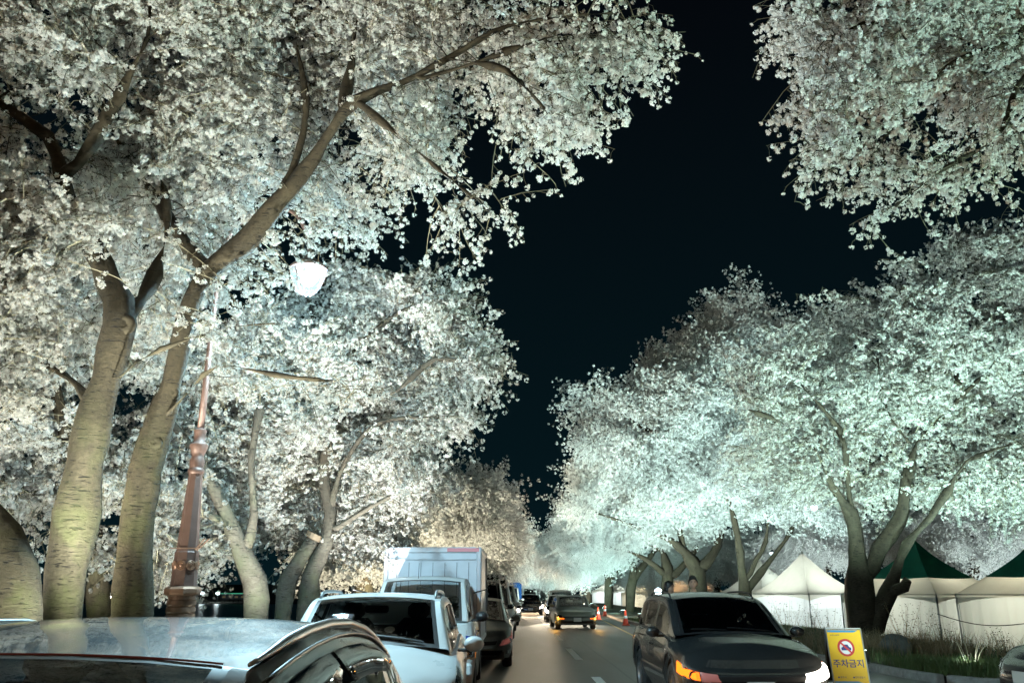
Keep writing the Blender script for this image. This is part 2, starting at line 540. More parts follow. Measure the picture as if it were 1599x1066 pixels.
rnd = random.Random(5)
mb = MB()
xs_off = [0, .5, 1, 1.7, 2.5, 3.5, 4.5, 5.5, 6.5, 7.5, 8.5, 9.5, 11, 14, 20, 30, 60, 120, 300, 900]
yg = [-40, -20, -5] + [i * 1.5 for i in range(0, 60)] + [95, 110, 130, 160, 220, 320, 600, 1500]
rows = []
for y in yg:
    k = interp(KR, y) + .15
    rows.append([(k + o, y, ground_z(k + o, y) + (0 if o == 0 else rnd.uniform(-.035, .035) if o < 40 else 0)) for o in xs_off])
mb.grid(rows)
mb.build('verge_ground', M['grass_soil'], smooth=True, kind='structure')
mb = MB()
xl = [KL - .15, -3, -3.8, -4.6, -5.4, -6.4, -7.5, -8.2, -8.9, -9.8, -11]
mb.grid([[(x, y, ground_z(x, y) + (rnd.uniform(-.03, .03) if -9 < x < -3 else 0)) for x in reversed(xl)] for y in yg])
mb.build('lakeside_ground', M['grass_soil'], smooth=True, kind='structure')
mb = MB(); mb.add([(-11 + 1.6, -60, -2.0), (-900, -60, -2.0), (-900, 1500, -2.0), (-9.4, 1500, -2.0)], [(3, 2, 1, 0)])
mb.build('lake', M['water'], kind='structure')
mb = MB(); mb.add([(-2000, -500, -2.45), (2000, -500, -2.45), (2000, 2500, -2.45), (-2000, 2500, -2.45)], [(0, 1, 2, 3)])
mb.build('ground', M['dirt'], kind='structure')
mb = MB(); mb.grid([[(x, y, z) for y, z in ((286, -2.4), (286.5, -1.75), (290, -1.7), (330, 0), (700, 8))] for x in (-620, -400, -200, -60, -14)])
mb.build('far_shore', M['dirt'], kind='structure')

# kerbs: single stones where they can be told apart
kerb = thing('kerb', 'pale kerb stones along the right verge', 'kerb'); kerb['kind'] = 'structure'; del kerb['category']
stm = MB().box((0, 0, .055), (.18, .985, .17), bev=.018).build('kerb_stone', M['concrete'], kerb)
yk = -6.0; first = True
while yk < 84:
    x0, x1 = interp(KR, yk) + .02, interp(KR, yk + 1) + .02
    c = stm if first else stm.copy()
    if not first: COL.objects.link(c)
    first = False
    c.location = ((x0 + x1) / 2 + rnd.uniform(-.008, .008), yk + .5, rnd.uniform(-.006, .004)); c.rotation_euler = (0, 0, -math.atan(x1 - x0) + rnd.uniform(-.006, .006))
    yk += 1.0
mb = MB()
for y in range(84, 400, 4):
    x0, x1 = interp(KR, y) + .02, interp(KR, y + 4) + .02
    mb.add([(x0 - .09, y, -.03), (x0 + .09, y, -.03), (x0 + .09, y, .14), (x0 - .09, y, .14), (x1 - .09, y + 4, -.03), (x1 + .09, y + 4, -.03), (x1 + .09, y + 4, .14), (x1 - .09, y + 4, .14)],
           [(0, 1, 2, 3), (7, 6, 5, 4), (3, 2, 6, 7), (0, 3, 7, 4), (1, 5, 6, 2)])
mb.build('far_kerb', M['concrete'], kerb, kind='structure')
mb = MB().box((KL - .03, 60, .05), (.18, 200, .17), bev=.02)
mb.build('lakeside_kerb', M['concrete'], kind='structure')


# ------------------------------------------------------------------ blossom sprays (prototypes that only the crowns use)
def flower(mb, c, n, r, rg, heart=True):
    n = n.normalized(); a = n.orthogonal().normalized(); b_ = n.cross(a); w0 = rg.uniform(0, 6.28)
    base = c - n * r * .30
    vs = [base]; fs = []
    for k in range(5):
        w = w0 + k * 2 * PI / 5
        def d(ang, rr, h): return c + (a * math.cos(ang) + b_ * math.sin(ang)) * rr * r + n * h * r
        vs += [d(w - .50, .72, .05), d(w, 1.0, .12 + rg.uniform(-.12, .12)), d(w + .50, .72, .05)]
        i = 1 + k * 3
        fs.append((0, i, i + 1, i + 2))
    mb.add(vs, fs, 0)
    if heart:
        q = c + n * r * .06
        mb.add([q + a * r * .17, q + b_ * r * .17, q - a * r * .17, q - b_ * r * .17], [(0, 1, 2, 3)], 2)


def pompom(mb, c, R, nf, rg, heart=True):
    for i in range(nf):
        # spread over the ball, a little fuller underneath
        z = 1 - 2 * (i + .5) / nf; z = max(-1, z - .12)
        w = i * 2.39996 + rg.uniform(-.3, .3)
        s_ = math.sqrt(max(0, 1 - z * z))
        n = Vector((s_ * math.cos(w), s_ * math.sin(w), z)) + Vector((rg.uniform(-.5, .5), rg.uniform(-.5, .5), rg.uniform(-.5, .5)))
        n.normalize()
        flower(mb, c + n * R * rg.uniform(.42, .82), n + Vector((rg.gauss(0, .3), rg.gauss(0, .3), rg.gauss(0, .3))), R * .52 * rg.uniform(.75, 1.15), rg, heart)


def make_spray(seed, length, npom, R, nf, spread, hang, heart=True, stems=True):
    rg = random.Random(seed); mb = MB()
    path = []
    bend = rg.uniform(-.25, .25)
    for i in range(6):
        t_ = i / 5
        path.append(Vector((length * t_, bend * length * t_ * t_, -.22 * length * t_ * t_ + rg.uniform(-.01, .01))))
    mb.tube(path, [.006 * (1 - .6 * i / 5) for i in range(6)], 3, 1, cap=False)
    for k in range(npom):
        t_ = (k + rg.uniform(.2, .9)) / npom; i = min(4, int(t_ * 5)); f_ = t_ * 5 - i
        p = path[i].lerp(path[i + 1], f_)
        off = Vector((rg.gauss(0, spread), rg.gauss(0, spread), rg.gauss(-hang, spread * .7)))
        c = p + off
        if stems:
            mid = p.lerp(c, .5) + Vector((0, 0, .02)) + off.cross(Vector((0, 0, 1))) * rg.uniform(-.25, .25)
            top = c + Vector((0, 0, R * .3))
            for a_, b2 in ((p, mid), (mid, top)):
                dv = (b2 - a_); sd = dv.orthogonal().normalized() * .0022
                sd2 = dv.cross(sd).normalized() * .0022
                mb.add([a_ - sd, a_ + sd, b2 + sd, b2 - sd, a_ - sd2, a_ + sd2, b2 + sd2, b2 - sd2], [(0, 1, 2, 3), (4, 5, 6, 7)], 1)
        q_ = rg.uniform(.62, 1.2); pompom(mb, c, R * q_, max(3, int(nf * (.4 + .6 * q_ * rg.uniform(.8, 1.1)))), rg, heart)
    me_o = mb.build('blossom_spray', [M['petal'], M['twig'], M['flower_heart']])
    COL.objects.unlink(me_o)
    return me_o


near_sprays = [make_spray(10 + i, .55, 12, .040, 8, .05, .035) for i in range(4)]
loose_sprays = [make_spray(30 + i, .60, 7, .036, 9, .035, .11) for i in range(3)]
mid_sprays = [make_spray(50 + i, .8, 20, .043, 6, .09, .04, heart=False, stems=False) for i in range(4)]
far_sprays = [make_spray(70 + i, 1.3, 34, .065, 5, .20, .05, heart=False, stems=False) for i in range(3)]
for grp in (mid_sprays, far_sprays):
    for o in grp: o.data.materials[0] = M['petal_cool']


def spray_group(name, protos):
    g = bpy.data.node_groups.new(name, 'GeometryNodeTree')
    g.interface.new_socket('Geometry', in_out='INPUT', socket_type='NodeSocketGeometry')
    g.interface.new_socket('Geometry', in_out='OUTPUT', socket_type='NodeSocketGeometry')
    N, L = g.nodes, g.links
    gi = N.new('NodeGroupInput'); go = N.new('NodeGroupOutput')
    j = N.new('GeometryNodeJoinGeometry')
    for p in protos:
        oi = N.new('GeometryNodeObjectInfo'); oi.inputs['Object'].default_value = p
        oi.inputs['As Instance'].default_value = True
        L.new(oi.outputs['Geometry'], j.inputs[0])
    ip = N.new('GeometryNodeInstanceOnPoints'); ip.inputs['Pick Instance'].default_value = True
    def attr(nm, ty):
        a = N.new('GeometryNodeInputNamedAttribute'); a.data_type = ty; a.inputs['Name'].default_value = nm
        return [o for o in a.outputs if o.enabled and o.name == 'Attribute'][0]
    L.new(gi.outputs[0], ip.inputs['Points']); L.new(j.outputs[0], ip.inputs['Instance'])
    L.new(attr('pick', 'INT'), ip.inputs['Instance Index'])
    L.new(attr('rot', 'FLOAT_VECTOR'), ip.inputs['Rotation'])
    L.new(attr('size', 'FLOAT'), ip.inputs['Scale'])
    L.new(ip.outputs[0], go.inputs[0])
    return g


G_NEAR = spray_group('blossoms_near', near_sprays)
G_LOOSE = spray_group('blossoms_loose', loose_sprays)
G_MID = spray_group('blossoms_mid', mid_sprays)
G_FAR = spray_group('blossoms_far', far_sprays)


def crown_object(name, pts, rots, sizes, npick, group, parent):
    me = bpy.data.meshes.new(name)
    me.from_pydata([tuple(p) for p in pts], [], [])
    a = me.attributes.new('rot', 'FLOAT_VECTOR', 'POINT'); a.data.foreach_set('vector', np.array(rots, dtype=np.float32).ravel())
    a = me.attributes.new('size', 'FLOAT', 'POINT'); a.data.foreach_set('value', np.array(sizes, dtype=np.float32))
    rg = random.Random(len(pts))
    a = me.attributes.new('pick', 'INT', 'POINT'); a.data.foreach_set('value', [rg.randrange(npick) for _ in pts])
    o = bpy.data.objects.new(name, me); COL.objects.link(o)
    md = o.modifiers.new('blossoms', 'NODES'); md.node_group = group
    if parent: o.parent = parent
    o['kind'] = 'stuff'
    return o


# ------------------------------------------------------------------ tree growth
def smooth_path(pts, step):
    """pts [(Vector, radius)] -> densely sampled Catmull-Rom"""
    out = []
    n = len(pts)
    for i in range(n - 1):
        p0, p1, p2, p3 = [pts[max(0, min(n - 1, k))] for k in (i - 1, i, i + 1, i + 2)]
        m_ = max(1, int((p2[0] - p1[0]).length / step))
        for k in range(m_):
            t_ = k / m_
            q = .5 * ((2 * p1[0]) + (p2[0] - p0[0]) * t_ + (2 * p0[0] - 5 * p1[0] + 4 * p2[0] - p3[0]) * t_ * t_ + (3 * p1[0] - p0[0] - 3 * p2[0] + p3[0]) * t_ ** 3)
            out.append((q, p1[1] + (p2[1] - p1[1]) * t_))
    out.append(pts[-1])
    return out


def grow(seed, limbs, envs, nattr, step=.25, kill=.42, infl=2.6, iters=90, droop=.04, gap=.8, thr=-.10):
    """limbs: list of [(Vector,r),...] ; envs: [(centre, (rx,ry,rz), weight)]"""
    rg = np.random.RandomState(seed)
    pos = []; par = []; rad = []
    for li, limb in enumerate(limbs):
        sp = smooth_path(limb, step)
        if li == 0:
            prev = -1
        else:
            d = [(Vector(p) - sp[0][0]).length for p in pos]
            prev = int(np.argmin(d)); sp = sp[1:] if d[prev] < step else sp
        for q, r in sp:
            pos.append(tuple(q)); par.append(prev); rad.append(r); prev = len(pos) - 1
    nl = len(pos)
    w = np.array([e[2] * e[1][0] * e[1][1] * e[1][2] for e in envs], float); w /= w.sum()
    at = []
    for e, k in zip(envs, (w * nattr).astype(int)):
        v = rg.normal(size=(k, 3)); v /= np.linalg.norm(v, axis=1)[:, None]
        v *= (rg.uniform(size=(k, 1)) ** (1 / 2.6))
        at.append(np.array(e[0]) + v * np.array(e[1]))
    A = np.vstack(at)
    if gap > 0:
        from mathutils import noise
        kp = [noise.noise(Vector(p) * gap + Vector((seed, 0, 0))) + .5 * noise.noise(Vector(p) * gap * 2.3) > thr for p in A]
        A = A[np.array(kp)]
    alive = np.ones(len(A), bool)
    best = np.full(len(A), 1e9); bi = np.zeros(len(A), int)
    Pn = np.array(pos)
    # skip the lower bole
    z0 = Pn[:, 2].min()
    start = 0
    for s0 in range(0, nl):
        if rad[s0] > .9 * max(rad): continue
        d = np.linalg.norm(A - Pn[s0], axis=1); m_ = d < best; best[m_] = d[m_]; bi[m_] = s0
    kids = {}
    for it in range(iters):
        alive &= best > kill
        act = alive & (best < (infl if it > 6 else infl * 2.2))
        if not act.any(): break
        idx = np.where(act)[0]
        grp = {}
        for i in idx: grp.setdefault(bi[i], []).append(i)
        new = []
        for n_, ii in grp.items():
            d = A[ii] - np.array(pos[n_]); d /= np.linalg.norm(d, axis=1)[:, None]
            v = d.sum(0); ln = np.linalg.norm(v)
            if ln < 1e-3: continue
            v = v / ln + rg.normal(size=3) * .22
            if par[n_] >= 0:
                pv = np.array(pos[n_]) - np.array(pos[par[n_]]); pv /= (np.linalg.norm(pv) + 1e-9); v = v + pv * .35
            v[2] -= droop
            v /= np.linalg.norm(v)
            q = np.array(pos[n_]) + v * step
            if kids.get(n_, 0) >= 3: 
                alive[ii[0]] = False
                continue
            kids[n_] = kids.get(n_, 0) + 1
            new.append((q, n_))
        if not new: break
        for q, n_ in new:
            pos.append(tuple(q)); par.append(n_); rad.append(0)
            d = np.linalg.norm(A - q, axis=1); m_ = d < best; best[m_] = d[m_]; bi[m_] = len(pos) - 1
    n = len(pos)
    # pipe model
    ex = 2.35; acc = np.zeros(n); nk = np.zeros(n, int)
    for i in range(n - 1, -1, -1):
        if acc[i] == 0: acc[i] = .0055 ** ex
        if par[i] >= 0: acc[par[i]] += acc[i] if i >= nl else 0; nk[par[i]] += 1
    R = acc ** (1 / ex)
    for i in range(n):
        if i < nl: R[i] = max(rad[i], .006)
        else:
            R[i] = min(R[i], R[par[i]] * .85)
    return np.array(pos), np.array(par), R, nl


def skeleton_mesh(name, pos, par, R, sel, mat_, parent, nside=6, rmin=0., kind=None, knots=None):
    """tubes along chains of the selected nodes"""
    n = len(pos)
    kids = [[] for _ in range(n)]
    for i in range(n):
        if par[i] >= 0: kids[par[i]].append(i)
    mb = MB(); seen = set()
    order = [i for i in range(n) if sel[i] and (par[i] < 0 or not sel[par[i]] or max(kids[par[i]], key=lambda k: R[k]) != i)]
    for s_ in order:
        ch = [s_]
        if par[s_] >= 0: pts = [Vector(pos[par[s_]])]; rr = [min(R[par[s_]], R[s_] * 1.15)]
        else: pts = []; rr = []
        c = s_
        while True:
            pts.append(Vector(pos[c])); rr.append(R[c])
            nx = [k for k in kids[c] if sel[k]]
            if not nx: break
            big = max(kids[c], key=lambda k: R[k])
            if big not in nx: break
            c = big
        if len(pts) > 1:
            mb.tube(pts, rr, nside if max(rr) > .03 else (4 if max(rr) > .012 else 3), cap=max(rr) > .05)
    if not mb.v: return None
    return mb.build(name, mat_, parent, smooth=True, kind=kind)


TREES = []
LANTERN = P(483, 430, 9.5) + Vector((.1, -.35, 0))


def bumpy(o, amp, freq=2.2, seed=0.):
    from mathutils import noise
    me = o.data
    n_ = len(me.vertices); co = np.empty(n_ * 3); me.vertices.foreach_get('co', co); co = co.reshape(-1, 3)
    no = np.empty(n_ * 3); me.vertices.foreach_get('normal', no); no = no.reshape(-1, 3)
    for i in range(n_):
        p = Vector(co[i]) * freq + Vector((seed, 0, 0))
        d = noise.noise(p) + .5 * noise.noise(p * 2.7)
        co[i] += no[i] * amp * d
    me.vertices.foreach_set('co', co.ravel()); me.update()


def make_tree(label, seed, limbs, envs, nattr, nspray, group=None, npick=4, gn=None, parts=0, step=.25, kill=.42, bark='bark', nside=14, thin=.03, gname=None, size=1.0, jit=.12, infl=2.6, loose=0., twig_r=.0, clear=.0, keep=.2, gap=.8, droop=.04, thr=-.10):
    base = limbs[0][0][0].copy()
    root = thing('cherry_tree', label, 'tree', base, 0, group)
    pos, par, R, nl = grow(seed, limbs, envs, nattr, step, kill, infl, droop=droop, gap=gap, thr=thr)
    loc = pos - np.array(base)
    n = len(pos)
    sel = np.zeros(n, bool); sel[:nl] = True
    tr = skeleton_mesh('trunk', loc, par, R, sel, M[bark], root, nside)
    bumpy(tr, .05 if nside > 8 else .03, 1.7, seed)
    if nside > 12: bumpy(tr, .020, 6.0, seed + 3)
    if R.max() > .4: bumpy(tr, .09, 1.6, seed + 7)
    selb = ~sel & (R > twig_r)
    skeleton_mesh('branches', loc, par, R, selb, M[bark], root, 5, kind='stuff')
    # sprays: on thin wood
    rg = random.Random(seed)
    cand = np.where((R < thin) & (np.arange(n) >= nl))[0]
    if len(cand) == 0: return root
    pts = []; rots = []; sz = []
    per = nspray / len(cand)
    acc = 0
    for i in cand:
        acc += per
        while acc >= 1:
            acc -= 1
            d = Vector(loc[i] - loc[par[i]])
            j = Vector((rg.gauss(0, jit), rg.gauss(0, jit), rg.gauss(0, jit)))
            pts.append(Vector(loc[i]) + j - d * rg.random())
            yaw = math.atan2(d.y, d.x) + rg.gauss(0, .9)
            pit = -math.asin(max(-.9, min(.9, d.normalized().z))) * .7 + rg.gauss(0, .35)
            rots.append((rg.uniform(-.5, .5), pit, yaw)); sz.append(size * rg.uniform(.75, 1.2))
    if clear > 0:   # flowers grow on the thin wood, away from the heavy limbs
        T_ = loc[R > .028]; kp = []
        for q in range(len(pts)):
            dm = np.min(np.linalg.norm(T_ - np.array(pts[q]), axis=1))
            if dm > clear or rg.random() < keep * dm / clear: kp.append(q)
        pts = [pts[q] for q in kp]; rots = [rots[q] for q in kp]; sz = [sz[q] for q in kp]
    # nothing grows within reach of the lit lantern
    lc = LANTERN - base
    kp = [q for q in range(len(pts)) if (pts[q] - lc).length > .85]
    if len(kp) < len(pts): pts = [pts[q] for q in kp]; rots = [rots[q] for q in kp]; sz = [sz[q] for q in kp]
    k = list(range(len(pts)))
    if parts:
        eye = Vector((0, 0, EYE)) - base
        k.sort(key=lambda q: (pts[q] - eye).length)
        inview = []
        for q in k:
            w_ = CR.transposed() @ (pts[q] - eye)
            if w_.z < -1 and abs(w_.x / w_.z) < .64 and abs(w_.y / w_.z) < .43:
                inview.append(q)
            if len(inview) >= parts: break
        sp = set(inview)
        for q in inview:
            src = near_sprays[q % 4] if rg.random() > loose else loose_sprays[q % 3]
            c = bpy.data.objects.new('blossom_cluster', src.data)
            COL.objects.link(c); c.parent = root
            c.location = pts[q]; c.rotation_euler = rots[q]; c.scale = (sz[q],) * 3
        k = [q for q in k if q not in sp]
    if loose > 0:
        kl = [q for q in k if rg.random() < loose]; s2 = set(kl); k = [q for q in k if q not in s2]
        if kl: crown_object('hanging_blossoms', [pts[q] for q in kl], [rots[q] for q in kl], [sz[q] for q in kl], 3, G_LOOSE, root)
    crown_object('crown', [pts[q] for q in k], [rots[q] for q in k], [sz[q] for q in k], npick, gn or G_NEAR, root)
    TREES.append((label, n, len(pts)))
    return root


def E(px, py, d, rx, ry, rd, w=1.0):
    """ellipsoid of blossom round photo pixel (px,py) at distance d; rx, ry in pixels, rd in metres"""
    c = P(px, py, d); s_ = (c - Vector((0, 0, EYE))).length / F
    return (tuple(c), (rx * s_, rd, ry * s_), w)


def limb(*a):
    return [(P(x, y, d), r) for x, y, d, r in a]


def base_limb(px, d, r, *a):
    """trunk from the ground under pixel column px"""
    q = P(px, 985, d); g = ground_z(q.x, d) - .05
    first = (Vector((q.x, d, g)), r * 1.35)
    rest = limb(*a)
    return [first, (first[0].lerp(rest[0][0], .25), r * 1.06)] + rest


# ------------------------------------------------------------------ left row, near
GL, GR = 'cherry trees along the lakeside verge', 'cherry trees along the right verge'
make_tree('old cherry trunk cut off by the left edge, bark green with moss', 101,
          [base_limb(25, 6.4, .27, (5, 900, 6.4, .24), (-40, 800, 6.5, .20), (-110, 650, 6.6, .15), (-160, 480, 6.6, .10))],
          [E(-60, 420, 6.6, 150, 140, 1.0), E(-90, 640, 6.6, 70, 120, .8)], 500, 900, GL, nside=22)
make_tree('tall leaning cherry tree with forked top, nearest the left edge behind the silver roof', 102,
          [base_limb(100, 7.0, 0.159, (112, 850, 7, 0.159), (140, 690, 7, 0.150), (165, 590, 7, 0.142), (188, 505, 7, 0.138), (170, 440, 7.1, 0.103), (145, 385, 7.15, 0.090), (108, 325, 7.2, 0.086), (96, 275, 7.2, 0.082), (76, 215, 7.3, 0.065), (35, 185, 7.3, 0.052), (-40, 130, 7.4, 0.034)),
           limb((100, 290, 7.2, 0.077), (122, 255, 7.15, 0.065), (150, 212, 7.1, 0.056), (185, 150, 7.0, 0.039), (230, 60, 6.9, 0.026)),
           limb((172, 575, 7.0, 0.086), (188, 588, 6.85, 0.030), (212, 565, 6.75, 0.026), (252, 545, 6.7, 0.021), (350, 512, 6.6, 0.015), (430, 505, 6.6, 0.009)),
           limb((188, 505, 7, 0.103), (212, 480, 7.2, 0.060), (240, 430, 7.6, 0.043), (262, 330, 7.9, 0.030), (225, 200, 8.1, 0.022)),
           limb((145, 640, 7, 0.103), (120, 600, 7.3, 0.034), (60, 560, 7.8, 0.026), (-20, 530, 8, 0.017))],
          [E(90, 110, 7.35, 210, 130, 1.5), E(300, 130, 8.35, 150, 150, 1.1), E(120, 330, 8.55, 170, 110, 1.1), E(310, 300, 8.35, 110, 90, .9), E(330, 500, 7.95, 130, 55, .5), E(60, 480, 8.55, 110, 90, .9), E(250, 440, 8.35, 110, 70, .7), E(200, -130, 7.55, 300, 110, 1.4, .5)],
          3000, 2700, GL, gap=1.1, thr=.02, clear=.40, keep=.5, nside=22, step=.2, kill=.34, parts=280, loose=.2)
make_tree('cherry tree whose long limb arches over the road above the lamp', 103,
          [base_limb(208, 8.0, 0.181, (212, 850, 8, 0.163), (228, 735, 8, 0.150), (250, 660, 8, 0.138), (268, 600, 8, 0.107), (290, 500, 8, 0.099), (322, 425, 8, 0.112), (378, 380, 8, 0.107), (440, 312, 7.9, 0.082), (490, 245, 7.8, 0.073), (555, 158, 7.6, 0.056), (625, 130, 7.5, 0.043), (700, 92, 7.4, 0.036), (770, 50, 7.3, 0.029), (850, 30, 7.2, 0.022), (960, 20, 7.0, 0.014)),
           limb((440, 312, 7.9, 0.060), (478, 180, 7.9, 0.039), (462, 60, 7.9, 0.030), (455, -40, 7.9, 0.022)),
           limb((530, 185, 7.7, 0.043), (548, 110, 7.8, 0.026), (556, 40, 7.9, 0.019), (600, -40, 8, 0.013)),
           limb((640, 128, 7.5, 0.034), (720, 105, 7.3, 0.026), (790, 80, 7.2, 0.019), (870, 55, 7.1, 0.013)),
           limb((256, 650, 8.0, 0.086), (285, 622, 7.8, 0.031), (340, 572, 7.5, 0.023), (430, 585, 7.4, 0.017), (520, 595, 7.4, 0.010)),
           limb((700, 92, 7.4, 0.026), (790, 110, 7.0, 0.015), (850, 170, 6.8, 0.010)),
           limb((560, 160, 7.6, 0.034), (620, 210, 7.3, 0.017), (680, 260, 7.1, 0.010), (740, 310, 7.0, 0.007)),
           limb((322, 425, 8, 0.077), (250, 320, 8.3, 0.043), (190, 230, 8.5, 0.030), (130, 90, 8.6, 0.022))],
          [E(560, 70, 8.3, 130, 110, 1.1), E(430, 180, 8.4, 110, 160, 1.1), E(720, 50, 7.9, 150, 60, .9), E(890, 50, 7.6, 150, 65, .8), E(960, 75, 7.4, 75, 55, .5), E(640, 180, 8.0, 100, 75, .8), E(800, 140, 7.6, 110, 70, .6), E(880, 190, 7.4, 50, 50, .35), E(690, 250, 7.7, 60, 50, .4), E(740, 322, 7.5, 55, 16, .2, 1.6), E(540, 335, 8.3, 70, 45, .5), E(620, 378, 8.3, 30, 9, .25, 1.5), E(420, 420, 8.7, 70, 40, .5), E(440, 585, 8.0, 95, 25, .3, 1.8), E(600, -110, 8.0, 320, 100, 1.2, .6)],
          4200, 3000, GL, gap=1.1, thr=.02, clear=.34, keep=.55, nside=22, step=.18, kill=.28, parts=290, loose=.5, size=.93)
make_tree('leafy blossom mass of the cherry tree behind the two leaning trunks', 104,
          [base_limb(172, 12.5, 0.146, (150, 850, 12.5, 0.129), (110, 700, 12.5, 0.103), (70, 560, 12.5, 0.069)),
           limb((140, 800, 12.5, 0.086), (210, 700, 12.2, 0.060), (250, 600, 12, 0.043)),
           limb((110, 700, 12.5, 0.069), (20, 650, 12.3, 0.043), (-60, 600, 12, 0.026))],
          [E(90, 640, 12.8, 190, 130, 2.0), E(-30, 740, 12.3, 110, 110, 1.5), E(120, 500, 12.8, 180, 90, 1.8), E(200, 800, 11.8, 90, 110, 1.0, .6), E(170, 380, 13.3, 190, 90, 1.6), E(300, 600, 12.3, 90, 90, 1.3), E(110, 890, 11.8, 60, 50, .5, .4)],
          2300, 2200, GL, thr=.03, step=.28, kill=.44, size=1.05, jit=.16, loose=.25)


def knot(tree, px, py, d, r, tilt=0.):
    c = P(px, py, d) - tree.location
    Mx = Matrix.Rotation(PI / 2, 3, 'X') @ Matrix.Rotation(tilt, 3, 'Y')
    prof = [(1.5, -.5), (1.35, -.1), (1.05, .10), (.75, .20), (.50, .17), (.34, .02), (.2, -.08), (0, -.10)]
    o = MB().lathe([(a * r, b_ * r) for a, b_ in prof], 16, c, Mx).build('knot', M['bark'], tree, smooth=True)
    bumpy(o, r * .30, .35 / r, px)
    return o


for nm, lst in (('tall leaning', [(150, 640, 6.86, .085), (120, 812, 6.84, .06), (192, 505, 6.86, .10), (135, 725, 6.86, .045)]), ('whose long limb', [(240, 690, 7.86, .07), (216, 782, 7.84, .055), (268, 612, 7.9, .07)])):
    tr_ = [o for o in bpy.data.objects if nm in str(o.get('label', ''))][0]
    for q in lst: knot(tr_, q[0], q[1], q[2] + .03, q[3] * .72, .3)

# ------------------------------------------------------------------ left row, middle
make_tree('grey cherry trunk leaning left just beyond the copper lamp post', 105,
          [base_limb(408, 12, 0.172, (398, 905, 12, 0.150), (378, 865, 12, 0.138), (358, 815, 12, 0.112), (338, 770, 12, 0.086), (300, 700, 12, 0.052), (250, 640, 12, 0.034)),
           limb((378, 865, 12, 0.103), (398, 800, 12, 0.052), (392, 720, 12, 0.039), (410, 620, 12, 0.026)),
           limb((350, 805, 12, 0.069), (290, 805, 11.7, 0.026), (240, 830, 11.5, 0.017))],
          [E(330, 720, 12.5, 110, 90, 1.2), E(270, 840, 12.1, 80, 60, .8), E(400, 660, 12.9, 90, 90, 1.2), E(355, 860, 12.1, 65, 45, .7, .7), E(430, 560, 13.1, 110, 70, 1.2)],
          1500, 2000, GL, clear=.4, bark='bark_mid', step=.26, kill=.40, jit=.14)
t3 = make_tree('cherry tree with a sawn-off stub on its double trunk, behind the white car', 106,
          [base_limb(470, 14, 0.163, (486, 900, 14, 0.146), (508, 848, 14, 0.129), (515, 800, 14, 0.103), (505, 730, 14, 0.073), (525, 640, 14, 0.077), (522, 590, 14, 0.073), (500, 540, 14, 0.052), (482, 470, 14, 0.039), (470, 400, 14, 0.026)),
           base_limb(432, 13.9, 0.146, (450, 905, 13.9, 0.142), (474, 865, 13.9, 0.133), (490, 838, 13.9, 0.120)),
           limb((525, 620, 14, 0.060), (560, 540, 13.8, 0.039), (620, 490, 13.5, 0.026), (680, 470, 13.3, 0.017)),
           limb((515, 790, 14, 0.069), (540, 720, 13.8, 0.030), (590, 660, 13.5, 0.026), (690, 650, 13.2, 0.017)),
           limb((522, 590, 14, 0.052), (600, 620, 13.5, 0.034), (680, 560, 13.2, 0.026), (740, 570, 13, 0.013)),
           limb((510, 835, 14, 0.077), (580, 790, 13.8, 0.030), (640, 760, 13.6, 0.017))],
          [E(640, 540, 14.3, 130, 110, 1.6), E(550, 500, 14.9, 120, 90, 1.4), E(700, 560, 13.9, 75, 80, .8), E(600, 460, 14.5, 110, 45, 1.0), E(690, 640, 13.9, 55, 40, .7), E(560, 640, 14.5, 130, 70, 1.5), E(470, 700, 14.5, 110, 80, 1.3), E(590, 730, 14.3, 90, 60, 1.2), E(560, 830, 15.2, 100, 45, 1.0, .6), E(430, 790, 14.3, 70, 50, 1.0)],
          3600, 4600, GL, clear=.5, bark='bark_mid', step=.24, kill=.36, jit=.13, loose=.25, size=1.0)
sp_ = t3.location
c_ = P(491, 836, 13.9) - sp_
MB().tube([c_ - Vector((.03, 0, .05)), c_ + Vector((.01, 0, .035))], [.135, .13], 14).build('sawn_stub', M['cut_wood'], t3)

# left row, receding: trunks hidden by the parked vehicles, crowns closing over the verge
def far_tree(label, seed, px, d, tr, envs, nat, nsp, group, step=.4, size=1.1, gn=None, npick=4, r=.24, kill=.6, clear=.0, gap=.5):
    x = P(px, 985, d).x
    q0 = base_limb(px, d, r, *tr[0])
    return make_tree(label, seed, [q0] + [limb(*t_) for t_ in tr[1:]], envs, nat, nsp, group, npick, gn or G_MID, step=step, kill=kill, bark='bark_far', nside=10, size=size, clear=clear, gap=gap, droop=-.02, jit=.2, infl=4, twig_r=.012 if d < 30 else .02)


far_tree('yellow-lit cherry tree above the box truck', 110, 568, 22, [[(570, 890, 22, 0.215), (590, 860, 22, 0.155), (640, 800, 21.5, 0.086)], [(590, 860, 22, 0.112), (560, 800, 22, 0.069)], [(590, 870, 22, 0.103), (650, 850, 21.5, 0.052), (710, 810, 21, 0.026)]],
         [E(670, 810, 21.5, 110, 55, 2.0), E(580, 840, 22.5, 110, 65, 2.0), E(720, 790, 21, 65, 45, 1.5), E(560, 760, 23, 120, 60, 2)], 1500, 3000, GL, step=.32, kill=.5)
far_tree('rounded cherry crown rising to the right of the box truck roof', 111, 640, 30, [[(650, 880, 30, .2), (690, 830, 30, .12)], [(650, 880, 30, .13), (730, 850, 29, .06)]],
         [E(735, 800, 29.5, 60, 60, 2.2), E(680, 850, 30, 90, 50, 2.2), E(760, 840, 29, 50, 45, 1.8)], 1100, 2400, GL)
far_tree('cherry crown tinted grey green beyond the yellow-lit ones', 112, 690, 42, [[(700, 880, 42, .25), (740, 850, 42, .12)]],
         [E(770, 845, 42, 55, 48, 2.5), E(740, 870, 43, 60, 40, 2.2)], 900, 1700, GL)
